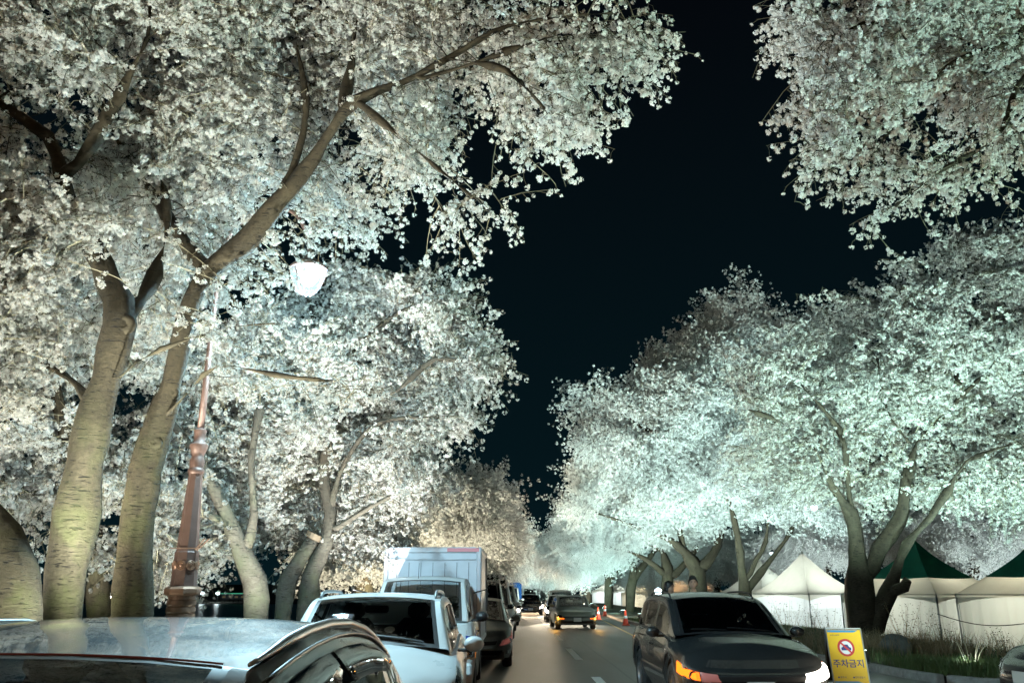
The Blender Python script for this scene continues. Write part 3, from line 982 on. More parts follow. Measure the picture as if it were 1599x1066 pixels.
far_tree('small far cherry crown where the left row meets the road', 113, 728, 58, [[(735, 890, 58, .3), (770, 870, 58, .15)]],
         [E(790, 865, 58, 50, 40, 3.2), E(770, 885, 60, 45, 28, 3)], 700, 1200, GL, step=.5, kill=.8, size=1.3)
far_tree('faint last cherry crown of the left row in the distance', 114, 752, 84, [[(760, 900, 84, .3), (785, 885, 84, .15)]],
         [E(805, 875, 84, 45, 32, 4.5)], 500, 900, GL, step=.7, kill=1.0, size=1.0, gn=G_FAR, npick=3)

# ------------------------------------------------------------------ right row
make_tree('cherry branches drooping into the top right corner from a trunk out of view', 120,
          [[(Vector((8.6, 8.2, .1)), .24), (Vector((8.5, 8.3, 1.6)), .2), (Vector((8.2, 8.4, 3.4)), .16), (Vector((7.6, 8.5, 5.0)), .12), (P(1700, 100, 8.6), .09), (P(1600, 42, 8.6), .06), (P(1545, 10, 8.6), .04), (P(1480, -40, 8.6), .03)],
           limb((1610, 62, 8.6, .05), (1540, 78, 8.5, .03), (1480, 105, 8.4, .022), (1420, 165, 8.3, .016), (1370, 230, 8.2, .01)),
           limb((1700, 100, 8.6, .05), (1600, 120, 8.4, .03), (1560, 210, 8.3, .02), (1480, 260, 8.2, .014), (1400, 320, 8.1, .008)),
           limb((1560, 18, 8.6, .04), (1460, 28, 8.5, .02), (1370, 33, 8.4, .012), (1290, 60, 8.3, .008)),
           limb((1700, 100, 8.6, .05), (1680, 200, 8.3, .03), (1600, 280, 8.2, .015))],
          [E(1400, 40, 8.6, 170, 70, .9), E(1330, 120, 8.4, 75, 80, .6), E(1310, 225, 8.3, 42, 70, .4), E(1380, 210, 8.4, 55, 80, .5), E(1490, 60, 8.7, 140, 60, .9), E(1560, 120, 8.7, 60, 50, .7), E(1470, 262, 8.4, 85, 32, .4), E(1390, 330, 8.3, 38, 40, .3), E(1580, 215, 8.4, 50, 45, .5), E(1620, 0, 8.8, 120, 100, 1.0, .6)],
          2800, 1700, GR, gap=1.3, thr=.03, clear=.2, step=.18, kill=.29, parts=290, loose=.45, size=.95)
r1 = make_tree('great forked cherry tree between the yellow sign and the tents', 121,
          [base_limb(1345, 23, 0.390, (1345, 960, 23, 0.359), (1342, 905, 23, 0.351), (1338, 860, 23, 0.203), (1328, 800, 23, 0.179), (1300, 760, 22.6, 0.109), (1270, 700, 22, 0.070), (1220, 660, 21.5, 0.047), (1170, 640, 21, 0.027)),
           limb((1352, 900, 23, 0.234), (1375, 860, 23, 0.203), (1405, 815, 23, 0.179), (1412, 770, 23, 0.140), (1425, 715, 23, 0.109), (1432, 690, 23, 0.086), (1465, 660, 23, 0.070), (1500, 620, 22.8, 0.055), (1540, 580, 22.6, 0.035), (1580, 540, 22.4, 0.023)),
           limb((1368, 975, 22.9, 0.265), (1385, 925, 22.8, 0.203), (1398, 890, 22.8, 0.133), (1415, 850, 22.7, 0.117), (1450, 810, 22.6, 0.101), (1480, 765, 22.5, 0.086), (1510, 720, 22.4, 0.062), (1590, 690, 22.3, 0.039)),
           limb((1428, 700, 23, 0.078), (1385, 640, 22.6, 0.047), (1370, 560, 22.4, 0.031)),
           limb((1328, 800, 23, 0.125), (1322, 730, 22.6, 0.078), (1310, 670, 22.4, 0.047), (1250, 600, 22, 0.031)),
           limb((1500, 620, 22.8, 0.047), (1490, 520, 22.6, 0.031), (1500, 430, 22.4, 0.016)),
           limb((1390, 912, 22.8, 0.125), (1412, 915, 22.5, 0.117), (1418, 905, 22.4, 0.101))],
          [E(1440, 570, 23.9, 170, 120, 2.6), E(1500, 460, 23.9, 120, 90, 2.2), E(1330, 600, 23.5, 120, 110, 2.2), E(1220, 600, 22.8, 70, 80, 1.6), E(1555, 640, 23.7, 80, 130, 2.2), E(1340, 520, 23.6, 90, 50, 1.4), E(1545, 750, 23.6, 80, 55, 1.8), E(1250, 720, 23.1, 100, 60, 1.8), E(1380, 730, 23.7, 130, 60, 1.6), E(1580, 400, 23.9, 60, 50, 1.5), E(1390, 770, 23.5, 80, 30, 1.2, .6)],
          5200, 5200, GR, clear=.5, keep=.6, gap=.55, step=.33, kill=.48, bark='bark_far', nside=22, size=1.45, jit=.2, infl=4, thin=.03, loose=.2, twig_r=.007)
far_tree('cherry tree with three upright stems behind the dark vehicle', 122, 1163, 36,
         [[(1163, 925, 36, 0.265), (1158, 885, 36, 0.172), (1152, 840, 36, 0.140), (1140, 790, 36, 0.109), (1110, 750, 35, 0.078), (1060, 700, 34, 0.047), (990, 660, 33, 0.031)],
          [(1165, 910, 36, 0.156), (1180, 875, 36, 0.117), (1196, 845, 36, 0.094), (1200, 790, 35.6, 0.062)], [(1170, 915, 36, 0.156), (1198, 880, 36, 0.125), (1225, 845, 35.8, 0.086), (1250, 800, 35.6, 0.055)],
          [(1140, 790, 36, 0.078), (1150, 700, 35, 0.055), (1130, 620, 34.5, 0.039)], [(1060, 700, 34, 0.039), (960, 640, 33, 0.023), (905, 625, 32.5, 0.012)]],
         [E(1120, 600, 36, 130, 85, 3), E(1180, 540, 36.5, 110, 60, 2.6), E(1030, 640, 34, 90, 60, 2.4), E(950, 630, 33, 62, 30, 1.4), E(1200, 690, 35, 110, 90, 3), E(1060, 720, 34, 110, 60, 2.5), E(960, 690, 33.5, 60, 40, 1.8), E(1150, 490, 35.5, 60, 28, 1.6), E(1250, 540, 36, 70, 50, 2.2), E(1240, 780, 35, 85, 42, 2)], 4600, 5200, GR, step=.4, kill=.62, size=1.5, r=.32, clear=.3, gap=.45)
far_tree('thick short-trunked cherry tree right behind the standing man', 123, 1090, 45,
         [[(1090, 920, 45, .5), (1088, 890, 45, .46), (1070, 862, 45, .26), (1040, 840, 44, .16), (990, 820, 43, .10), (930, 800, 42, .05)], [(1095, 890, 45, .36), (1115, 862, 45, .24), (1130, 820, 45, .15), (1150, 770, 44.5, .1)],
          [(1068, 860, 45, .18), (1050, 790, 44, .1), (1010, 740, 43, .06)]],
         [E(1010, 785, 43, 90, 52, 3), E(945, 775, 42, 55, 42, 2.4), E(1090, 780, 44, 90, 55, 3), E(970, 740, 42.5, 80, 45, 2.6), E(900, 795, 41.5, 34, 30, 1.6), E(1040, 740, 43.5, 90, 50, 2.6)], 3000, 4200, GR, step=.5, kill=.75, size=1.4, r=.50, clear=.9, gap=.4)
far_tree('dark trunk with a low crooked limb, second beyond the standing man', 124, 1040, 56,
         [[(1042, 915, 56, .4), (1042, 885, 56, .36), (1035, 860, 56, .22), (1000, 840, 55, .12)], [(1046, 905, 56, .26), (1070, 880, 56, .2), (1090, 850, 55.6, .12)], [(1040, 900, 56, .25), (1020, 880, 55.6, .16), (985, 862, 55, .1), (930, 850, 54, .05)]],
         [E(960, 818, 54, 90, 38, 3.2), E(897, 835, 52, 42, 34, 2.6), E(1030, 812, 55, 80, 36, 3)], 1500, 3400, GR, step=.6, kill=.9, size=1.15, r=.38)
far_tree('leaning pale-barked cherry trunk beside the far traffic cone', 125, 985, 66,
         [[(985, 920, 66, .4), (990, 890, 66, .3), (975, 860, 65, .2), (940, 845, 64, .1)], [(988, 905, 66, .3), (1010, 875, 66, .24), (1030, 850, 65.6, .14)]],
         [E(930, 848, 64, 75, 28, 3.6), E(885, 862, 62, 38, 28, 3)], 1100, 2000, GR, step=.7, kill=1.0, size=1.2, r=.34, gn=G_FAR, npick=3)
far_tree('slender cherry tree fifth along the right verge', 126, 950, 80,
         [[(950, 920, 80, .4), (948, 890, 80, .3), (930, 865, 79, .15)], [(952, 905, 80, .3), (968, 880, 80, .2)]],
         [E(900, 868, 78, 62, 24, 4), E(870, 878, 76, 30, 24, 3.5)], 700, 1300, GR, step=.8, kill=1.2, size=1.3, r=.34, gn=G_FAR, npick=3)
far_tree('faint far cherry tree in the distance on the right of the road', 127, 918, 105,
         [[(918, 918, 105, .4), (915, 895, 105, .3), (890, 880, 104, .15)]],
         [E(880, 888, 103, 50, 24, 6), E(852, 895, 100, 26, 18, 5)], 500, 900, GR, step=1.0, kill=1.5, size=1.6, r=.5, gn=G_FAR, npick=3)
far_tree('distant cherry crowns closing the end of the road', 128, 790, 170,
         [[(795, 915, 170, .4), (805, 900, 170, .3)]],
         [E(825, 903, 170, 50, 14, 9), E(800, 890, 150, 40, 20, 9)], 500, 900, GL, step=1.3, kill=1.9, size=2.4, r=.5, gn=G_FAR, npick=3)
GB = 'cherry trees behind the tents'
far_tree('dim cherry tree behind the white tent peak', 130, 1290, 66,
         [[(1290, 900, 66, .3), (1300, 860, 66, .2), (1290, 820, 66, .1)]], [E(1290, 845, 66, 70, 38, 4), E(1215, 860, 68, 50, 35, 3.5)], 900, 1500, GB, step=.7, kill=1.0, size=1.2, gn=G_FAR, npick=3)
far_tree('dim cherry tree behind the two green tent peaks', 131, 1520, 52,
         [[(1520, 890, 52, .3), (1525, 850, 52, .2), (1510, 810, 52, .1)]], [E(1530, 830, 52, 80, 45, 3.5), E(1430, 840, 54, 60, 40, 3)], 1000, 1700, GB, step=.6, kill=.9, size=1.0, gn=G_FAR, npick=3)
far_tree('dim low cherry crown behind the trunks nearest the far end of the road', 133, 955, 112,
         [[(955, 915, 112, .3), (958, 895, 112, .2)]], [E(950, 893, 112, 60, 20, 6), E(1020, 890, 108, 60, 22, 6)], 600, 1000, GB, step=1.2, kill=1.7, size=1.4, gn=G_FAR, npick=3)
far_tree('dim low cherry crown behind the red cone and the thick trunks', 134, 1050, 92,
         [[(1050, 915, 92, .3), (1053, 895, 92, .2)]], [E(1055, 888, 92, 60, 25, 5), E(990, 897, 90, 45, 16, 4)], 600, 1000, GB, step=1.0, kill=1.5, size=1.3, gn=G_FAR, npick=3)
far_tree('dim cherry tree in the gap left of the white tent', 132, 1120, 75,
         [[(1120, 910, 75, .3), (1125, 880, 75, .2)]], [E(1130, 870, 75, 60, 35, 4), E(1060, 880, 78, 50, 30, 4)], 700, 1200, GB, step=.8, kill=1.2, size=1.3, gn=G_FAR, npick=3)


# ------------------------------------------------------------------ street lamps and floodlights
def flood_proto():
    """small ground floodlight: yoke, housing with fins, lens; aims along local +Y and up"""
    r = thing('floodlight', 'x', 'floodlight', (0, 0, 0))
    tilt = Matrix.Rotation(math.radians(52), 3, 'X')
    h = MB(); h.box((0, 0, .17), (.34, .13, .24), tilt, bev=.02)
    for i in range(6):
        h.box(Vector((-.14 + i * .056, 0, .17)) + tilt @ Vector((0, -.085, 0)), (.012, .05, .2), tilt)
    h.build('housing', M['grey_metal'], r)
    y = MB(); y.tube([(-.19, 0, .17), (-.19, 0, .03), (.19, 0, .03), (.19, 0, .17)], .012, 6); y.box((0, 0, .012), (.16, .16, .024), bev=.006)
    y.build('yoke', M['grey_metal'], r)
    b = MB().box(Vector((0, 0, .17)) + tilt @ Vector((0, .068, 0)), (.30, .006, .20), tilt)
    b.build('lens', M['flood_glow'], r)
    return r, Vector((0, 0, .17)) + tilt @ Vector((0, .11, 0))


FL, FL_OUT = flood_proto()
fl_first = True


def flood(x, y, aim, power, col, label, angle=95, k=1.9, group='ground floodlights under the cherry trees', size=.09):
    global fl_first
    o = FL if fl_first else copy_tree(FL)
    for ch in list(o.children):
        if ch.type == 'LIGHT': bpy.data.objects.remove(ch)
    fl_first = False
    aim = Vector(aim); loc = Vector((x, y, max(ground_z(x, y), .0)))
    if x > 16: loc.z = ground_z(x, y)
    rz = math.atan2(aim.y - y, aim.x - x) - PI / 2
    o.location = loc; o.rotation_euler = (0, 0, rz)
    tag(o, label, 'floodlight', group)
    la = Matrix.Rotation(-rz, 3, 'Z') @ (aim - loc)
    lamp_light('floodlight_beam', 'SPOT', FL_OUT, power * k, col, o, la, size, angle, 1.0)
    return o


WARM = (1.0, .96, .78); YEL = (1.0, .93, .68); COOL = (.60, 1.0, .93); WHITE = (.90, 1.0, .93)
flood(-3.0, 4.7, P(120, 560, 7.0), 420, (1.0, 1.0, .66), 'floodlight hidden behind the silver car, aimed at the leaning trunks', 60, .22)
flood(-3.4, 2.6, P(330, 40, 8.0), 1750, WHITE, 'floodlight beside the viewer on the left, out of view', 100)
flood(-2.75, 5.9, P(420, 60, 7.8), 2300, WHITE, 'floodlight on the verge below the arching limb', 88)
flood(-5.6, 7.2, P(120, 200, 8), 1500, WARM, 'floodlight on the lake side of the leaning trunks', 125)
flood(-5.0, 9.6, P(130, 480, 12.0), 2000, (.95, 1, .93), 'floodlight behind the copper lamp post', 100)
flood(-2.75, 9.9, P(430, 420, 12.8), 2500, (.96, 1, .90), 'floodlight beside the grey leaning trunk', 92)
flood(-2.7, 12.9, P(680, 470, 13.6), 1900, (.95, 1, .97), 'floodlight in front of the double trunk with the stub', 95)
flood(-2.8, 19.0, P(650, 800, 22), 2700, YEL, 'floodlight behind the box truck', 130)
flood(-2.8, 26.5, P(720, 820, 30), 3200, YEL, 'floodlight under the second yellow-lit crown', 130)
flood(-2.8, 37, P(760, 840, 42), 3200, (.95, .93, .7), 'floodlight under the grey green crown', 130)
flood(-2.8, 52, P(790, 865, 58), 2600, (.85, 1, .9), 'floodlight under the small far crown on the left', 130)
flood(-2.8, 75, P(805, 875, 84), 3200, (.85, 1, .95), 'farthest floodlight of the left row', 130)
flood(7.95, 5.2, P(1450, 120, 8.4), 2700, (.60, 1.0, .90), 'floodlight at the kerb out of view on the right', 110)
flood(7.3, 9.2, P(1400, 470, 22.6), 2900, (.80, 1, .93), 'floodlight at the kerb before the yellow sign, out of view', 110)
flood(7.18, 18.4, P(1390, 360, 22.6), 8200, COOL, 'floodlight on the kerb directly behind the yellow sign', 96)
flood(13.0, 20.0, P(1520, 540, 22.4), 4500, COOL, 'floodlight in the grass beyond the right edge', 112)
flood(7.2, 26.5, P(1120, 520, 36), 7000, (.68, 1, .94), 'floodlight tucked behind the dark vehicle, aimed at the crown tops', 100)
flood(7.3, 31.5, P(1080, 600, 35), 6000, (.68, 1, .94), 'floodlight behind the dark vehicle', 130)
flood(7.0, 40, P(990, 750, 43), 6500, (.68, 1, .94), 'bright floodlight third from the red cone', 140)
flood(7.2, 50, P(960, 820, 54), 5500, (.68, 1, .94), 'bright floodlight second from the red cone', 140)
flood(7.4, 60, P(930, 850, 64), 3600, COOL, 'bright floodlight on the grass next to the far red cone', 140)
flood(7.6, 74, P(890, 870, 78), 5000, COOL, 'floodlight beyond the far red cone', 140)
flood(8.6, 98, P(880, 888, 103), 5000, (.8, 1, .95), 'farthest floodlight of the right row', 140)
flood(15.5, 80, P(1010, 890, 100), 2600, (.95, .95, .85), 'floodlight on the lawn behind the far trunks', 140)
flood(20.5, 60, P(1290, 840, 66), 2200, (.8, 1.0, .98), 'floodlight behind the white tent', 130)
flood(27, 47, P(1520, 830, 52), 1700, (.8, 1.0, .98), 'floodlight behind the green tents', 130)


def street_lamp():
    x, d = P(283, 945, 9.5).x, 9.5
    r = thing('street_lamp', 'copper-coloured ornamental lamp post with hanging lit lantern beside the leaning trunks', 'street lamp', (x, d, .10))
    mb = MB()
    prof = [(.165, 0), (.165, .02)]
    z = .02
    while z < 1.38:  # ribbed plinth
        rr = .165 - .012 * z
        prof += [(rr + .006, z + .008), (rr + .006, z + .05), (rr - .004, z + .056), (rr - .004, z + .066)]; z += .072
    mb.lathe(prof + [(.145, 1.42)], 20)
    mb.build('plinth', M['copper_light'], r, smooth=True, angle=30)
    MB().lathe([(.145, 1.41), (.185, 1.43), (.195, 1.45), (.195, 1.49), (.175, 1.51), (.14, 1.52)], 8, ph=PI / 8).build('collar', M['copper_light'], r)
    a8 = PI / 8
    MB().lathe([(.142, 1.52), (.138, 1.56), (.128, 1.88), (.118, 1.89), (.115, 1.92), (.076, 2.73), (.076, 2.76)], 8, ph=a8).build('shaft', M['copper'], r)
    MB().lathe([(.078, 2.75), (.09, 2.77), (.09, 2.80), (.074, 2.82), (.078, 2.86), (.084, 2.90), (.07, 2.94), (.066, 2.97), (.08, 3.0), (.102, 3.06), (.102, 3.09), (.08, 3.11), (.064, 3.13), (.064, 3.22), (.07, 3.23), (.07, 3.26), (.045, 3.28)], 16).build('capital', M['copper'], r, smooth=True, angle=40)
    MB().tube([(0, 0, 3.2), (0, 0, 3.9), (0, 0, 5.9)], [.042, .036, .024], 10).build('upper_pole', M['copper'], r, smooth=True)
    for k in (0, 1, 2, 7):   # cast medallions on the foot of the shaft
        w = -PI / 2 + k * PI / 4
        n = Vector((math.cos(w), math.sin(w), 0)); R3 = Matrix(((-math.sin(w), 0, n.x), (math.cos(w), 0, n.y), (0, 1, 0)))
        q = MB().lathe([(.050, 0), (.054, .010), (.046, .016), (.040, .008), (.036, .012), (.028, .018), (.022, .010), (.010, .016), (.0, .02)], 14, n * .122 + Vector((0, 0, 1.74)), R3)
        for j in range(10):
            wj = j * PI / 5
            q.box(n * .132 + Vector((0, 0, 1.74)) + R3 @ Vector((.034 * math.cos(wj), .034 * math.sin(wj), 0)), (.010, .010, .012))
        q.build('medallion', M['copper_light'], r, smooth=True, angle=40)
    MB().tube([(-.14, -.13, 1.92), (.14, -.13, 1.92)], .005, 6).build('hoop', M['copper_light'], r)
    f = MB()
    for k in range(2): f.tube([(.10, -.05 + k * .05, 1.90), (.20 + k * .03, -.05 + k * .05, 2.03)], .008, 6)
    f.build('flag_holder', M['copper_light'], r)
    top = P(483, 413, 9.5) - Vector(r.location)
    arm = [(0, 0, 6.1), (.1, 0, 6.5), (.45, 0, 6.85), (.85, 0, 6.85), (top.x - .05, 0, top.z + .45), (top.x, 0, top.z + .12)]
    arm[4] = (top.x - .06, 0, top.z + .42); arm[3] = (.85, 0, top.z + .72); arm[2] = (.45, 0, top.z + .75); arm[1] = (.12, 0, top.z + .45); arm[0] = (0, 0, top.z - .1)
    mb = MB(); sm = smooth_path([(Vector(a), .03) for a in arm], .08); mb.tube([a for a, _ in sm], .028, 8)
    mb.build('arm', M['copper'], r, smooth=True)
    L0 = Vector((top.x, 0, top.z))
    MB().lathe([(.02, .14), (.05, .13), (.07, .07), (.13, .04), (.20, -.01), (.235, -.05), (.235, -.07)], 12, L0, mi=0).build('lantern_cap', M['copper'], r, smooth=True, angle=40)
    MB().lathe([(.23, -.07), (.205, -.17), (.165, -.28), (.11, -.36), (.05, -.40), (0, -.41)], 12, L0).build('lantern_globe', M['lantern_glass'], r, smooth=True)
    MB().lathe([(.11, -.07), (.135, -.13), (.11, -.21), (.06, -.27), (0, -.29)], 16, L0).build('lamp_bulb', M['lamp_glow'], r, smooth=True)
    f = MB()
    for k in range(6):
        w = k * PI / 3
        f.tube([L0 + Vector((a * math.cos(w), a * math.sin(w), z)) for a, z in ((.236, -.07), (.21, -.17), (.17, -.28), (.115, -.36), (.05, -.405))], .006, 5)
    f.build('lantern_rib', M['copper'], r)
    lp = L0 + Vector((0, 0, -.62))
    lamp_light('lantern_light', 'POINT', lp, 1500, (.50, .84, 1.0), r, size=.14)
    return r


M['copper_light'] = mat('copper_light', (.26, .15, .10), .35, metal=.5, var=.15, bump=.1, bscale=70)
street_lamp()


def far_lamp(px, py, d, power, label, gz_=None):
    p = P(px, py, d); g = ground_z(p.x, d)
    r = thing('street_lamp', label, 'street lamp', (p.x, d, g), 0, 'distant street lamps on the right')
    h = p.z - g
    MB().lathe([(.08, 0), (.08, .5), (.04, .6), (.03, h - .1)], 8).build('pole', M['railing_paint'], r, smooth=True)
    MB().tube([(0, 0, h - .15), (0, -.12, h + .08), (0, -.3, h + .1)], .025, 6).build('arm', M['grey_metal'], r, smooth=True)
    MB().lathe([(.03, .1), (.14, .02), (.17, -.04), (.12, -.16), (.0, -.19)], 10, (0, -.3, h)).build('globe', M['lamp_glow'], r, smooth=True)
    if power: lamp_light('lamp_light', 'POINT', (0, -.3, h - .4), power, (.75, .97, 1), r, size=.15)


# warm lamp behind the viewer whose light gilds the plinth, the lane and the car flanks
r = thing('street_lamp', 'warm street lamp behind the viewer on the left verge, out of view', 'street lamp', (-3.3, -5.5, .1))
MB().lathe([(.16, 0), (.15, .9), (.06, 1.0), (.045, 6.3)], 12).build('pole', M['copper'], r, smooth=True, angle=40)
MB().tube([(0, 0, 6.2), (.3, 0, 6.6), (.9, 0, 6.7), (1.2, 0, 6.5)], .03, 8).build('arm', M['copper'], r, smooth=True)
MB().lathe([(.04, .12), (.22, 0), (.23, -.03), (.15, -.26), (0, -.32)], 12, (1.2, 0, 6.4)).build('lantern_globe', M['warm_glow'], r, smooth=True)
lamp_light('lantern_light', 'POINT', (1.2, 0, 5.9), 520, (1.0, .66, .32), r, size=.14)

def hung_lamp(px, py, d, power, label):
    p = P(px, py, d)
    r = thing('hanging_lamp', label, 'lamp', (p.x, d, p.z), 0, 'lamps hung among the right-hand trees')
    MB().tube([(0, 0, .1), (.02, 0, .9), (.05, .1, 2.2)], .008, 5).build('cord', M['black_trim'], r)
    MB().lathe([(.02, .14), (.05, .12), (.12, .03), (.13, 0)], 10).build('shade', M['railing_paint'], r, smooth=True)
    MB().lathe([(.11, 0), (.12, -.05), (.08, -.13), (0, -.16)], 10).build('bulb', M['lamp_glow'], r, smooth=True)
    lamp_light('lamp_light', 'POINT', (0, -.05, -.35), power, (.75, .97, 1), r, size=.12)


hung_lamp(1271, 790, 31, 130, 'bright small lamp hung in the blossoms left of the great forked tree')
hung_lamp(1206, 862, 46, 110, 'bright small lamp hung above the white tent roof')
far_lamp(1026, 921, 40, 60, 'low warm lamp seen left of the woman behind the dark suv')

#OBJECTS


# ------------------------------------------------------------------ vehicles
def wheel(parent, x, y, R, w, spokes=5, steel_=False):
    side = 1 if x > 0 else -1
    Mx = Matrix(((0, 0, side), (0, 1, 0), (-side, 0, 0)))
    t = MB().lathe([(R * .62, -w / 2), (R * .9, -w / 2), (R * .985, -w * .36), (R, -w * .2), (R, w * .2), (R * .985, w * .36), (R * .9, w / 2), (R * .66, w / 2), (R * .63, w * .36), (R * .63, -w * .4)], 28, (0, 0, 0), Mx)
    o = t.build('wheel', M['rubber'], parent, smooth=True, angle=40); o.location = (x, y, R)
    r = MB(); r.lathe([(R * .64, w * .30), (R * .66, w * .47), (R * .60, w * .44), (R * .57, w * .2), (R * .2, w * .12), (0, w * .12)], 24, (0, 0, 0), Mx)
    for k in range(spokes):
        a = 2 * PI * k / spokes
        c = Mx @ Vector((R * .34 * math.cos(a), R * .34 * math.sin(a), w * .30))
        rot = Mx @ Matrix.Rotation(a, 3, 'Z')
        r.box(c, (R * .56, R * .15, .03), rot, bev=.008)
    r.lathe([(R * .13, w * .2), (R * .13, w * .40), (R * .09, w * .42), (0, w * .42)], 10, (0, 0, 0), Mx)
    q = r.build('rim', M['alloy'], o, smooth=True, angle=35)
    return o


class Car:
    """body swept round a rounded plan outline; y=0 front bumper (faces -Y), y=L tail"""

    def __init__(s, **k):
        s.L, s.W = k['L'], k['W']
        s.sh = k['shoulder']; s.dk = k['deck']; s.wy = k['wheels']; s.R = k['R']
        s.cf, s.cr = k.get('cf', .62), k.get('cr', .5)
        s.n = k.get('n', 2.7); s.sill = k.get('sill', .22)
        s.front = k.get('front', [(0, .10), (.3, 0), (.55, .03), (.8, .10), (1, .22)])
        s.rear = k.get('rear', [(0, .10), (.35, 0), (.6, .03), (1, .10)])
        s.side = k.get('sidep', [(0, .07), (.3, .005), (.55, .0), (.8, .02), (1, .075)])
        s.gh = k['roof']          # centreline of the greenhouse [(y,z)]
        s.cow, s.wst, s.rrt, s.rbs = k['cow'], k['wst'], k['rrt'], k['rbs']
        s.tumble = k.get('tumble', .40); s.win = k['windows']; s.k = k

    def zb(s, y):
        z = s.sill
        for w in s.wy:
            d = abs(y - w); r = s.R + .055
            if d < r: z = max(z, s.R * .98 + math.sqrt(r * r - d * d) - .02)
        e = min(y, s.L - y)
        if e < .3: z += .03 * (1 - e / .3)
        return z

    def pt(s, u, v, off=0.0, side=1):
        """u 0..1 front corner, 1..2 flank, 2..3 rear corner; v 0..1 sill to shoulder"""
        W2 = s.W / 2; e = 2 / s.n
        if u <= 1:
            a = u * PI / 2; x = W2 * math.sin(a) ** e; y = s.cf - s.cf * max(0, math.cos(a)) ** e; fr = max(0, math.cos(a)) ** .6; kind = 0
        elif u <= 2:
            x = W2; y = s.cf + (u - 1) * (s.L - s.cf - s.cr); fr = 0; kind = 1
        else:
            a = (3 - u) * PI / 2; x = W2 * math.sin(a) ** e; y = s.L - s.cr + s.cr * max(0, math.cos(a)) ** e; fr = max(0, math.cos(a)) ** .6; kind = 2
        zb_, zs = s.zb(y), interp(s.sh, y)
        z = zb_ + v * (zs - zb_)
        x = x * (1 - interp(s.side, v) / W2) if kind == 1 else x * (1 - interp(s.side, v) / W2 * min(1, x / W2 * 1.2))
        if kind == 0: y += interp(s.front, v) * fr
        if kind == 2: y -= interp(s.rear, v) * fr
        if off:
            d = Vector((x / W2 if kind == 1 else x / W2 * (1 - fr * .3), -fr if kind == 0 else (fr if kind == 2 else 0), 0)).normalized() * off
            x += d.x; y += d.y
        return Vector((x * side, y, z))

    def patch(s, corners, off=.008, nu=8, nv=4, side=1, thick=True):
        """corners: (u0,v) (u1,v) (u1,v) (u0,v) bilinear"""
        a, b_, c, d = corners; mb = MB(); fr = []; bk = []
        for j in range(nv + 1):
            t_ = j / nv; r1 = []; r2 = []
            for i in range(nu + 1):
                q = i / nu
                u = (a[0] * (1 - q) + b_[0] * q) * (1 - t_) + (d[0] * (1 - q) + c[0] * q) * t_
                v = (a[1] * (1 - q) + b_[1] * q) * (1 - t_) + (d[1] * (1 - q) + c[1] * q) * t_
                edge = 1 if 0 < i < nu and 0 < j < nv else .35
                r1.append(s.pt(u, v, off * edge, side)); r2.append(s.pt(u, v, -.02, side))
            fr.append(r1); bk.append(r2)
        mb.grid(fr)
        ring = fr[0] + [r[-1] for r in fr[1:]] + list(reversed(fr[-1]))[1:] + [r[0] for r in reversed(fr[1:-1])]
        rin = bk[0] + [r[-1] for r in bk[1:]] + list(reversed(bk[-1]))[1:] + [r[0] for r in reversed(bk[1:-1])]
        mb.grid([ring, rin], closed=True)
        return mb

    def build(s, root, paint, detail=2, glass='glass'):
        us = [i / 14 for i in range(15)]
        nside = 56 if detail > 1 else 30
        us += [1 + i / nside for i in range(1, nside + 1)] + [2 + i / 10 for i in range(1, 11)]
        vs = [0, .02, .12, .25, .38, .5, .62, .74, .86, .95, 1]
        # put extra columns round the wheel arches
        rows = []
        spine0, spine1 = s.cf + .1, s.L - s.cr - .05
        for u in us:
            col = [s.pt(u, v) for v in vs]
            p = col[-1]
            cx = Vector((0, min(max(p.y, spine0), spine1), 0))
            for w in (.08, .25, .5, .75, 1.0):
                x = p.x * (1 - w); y = p.y + (cx.y - p.y) * w
                zs, zd = interp(s.sh, p.y) * (1 - w) + interp(s.sh, y) * w, max(interp(s.dk, y), 0)
                f_ = math.sin(min(1, w * 1.15) * PI / 2)
                col.append(Vector((x, y, zs + (zd - zs) * f_)))
            rows.append(col)
        mb = MB(); mb.grid(rows); mb.grid([[Vector((-p.x, p.y, p.z)) for p in r] for r in rows])
        # flip second half
        nf = len(mb.f) // 2
        mb.f[:nf] = [tuple(reversed(f)) for f in mb.f[:nf]]
        # underbody and wheel wells
        body = mb.build('body', M[paint], root, smooth=True, angle=50, merge=.0008)
        ub = MB(); ub.box((0, s.L / 2, s.sill + .05), (s.W * .80, s.L * .93, .16))
        for w in s.wy:
            for sd in (-1, 1):
                pts = [(sd * (s.W / 2 - .30), w + (s.R + .05) * math.cos(a), s.R + (s.R + .05) * math.sin(a)) for a in [i * PI / 10 for i in range(11)]]
                pt2 = [(sd * (s.W / 2 - .03), y, z) for _, y, z in pts]
                ub.grid([pts, pt2]); ub.add(pts, [tuple(range(11))])
        ub.build('underbody', M['black_trim'], root)
        for w in s.wy:
            for sd in (-1, 1):
                wheel(root, sd * (s.W / 2 - .12), w, s.R, .21, s.k.get('spokes', 5))
        s.greenhouse(root, paint, detail, glass)
        return body

    def ghz(s, y): return interp(s.gh, y)

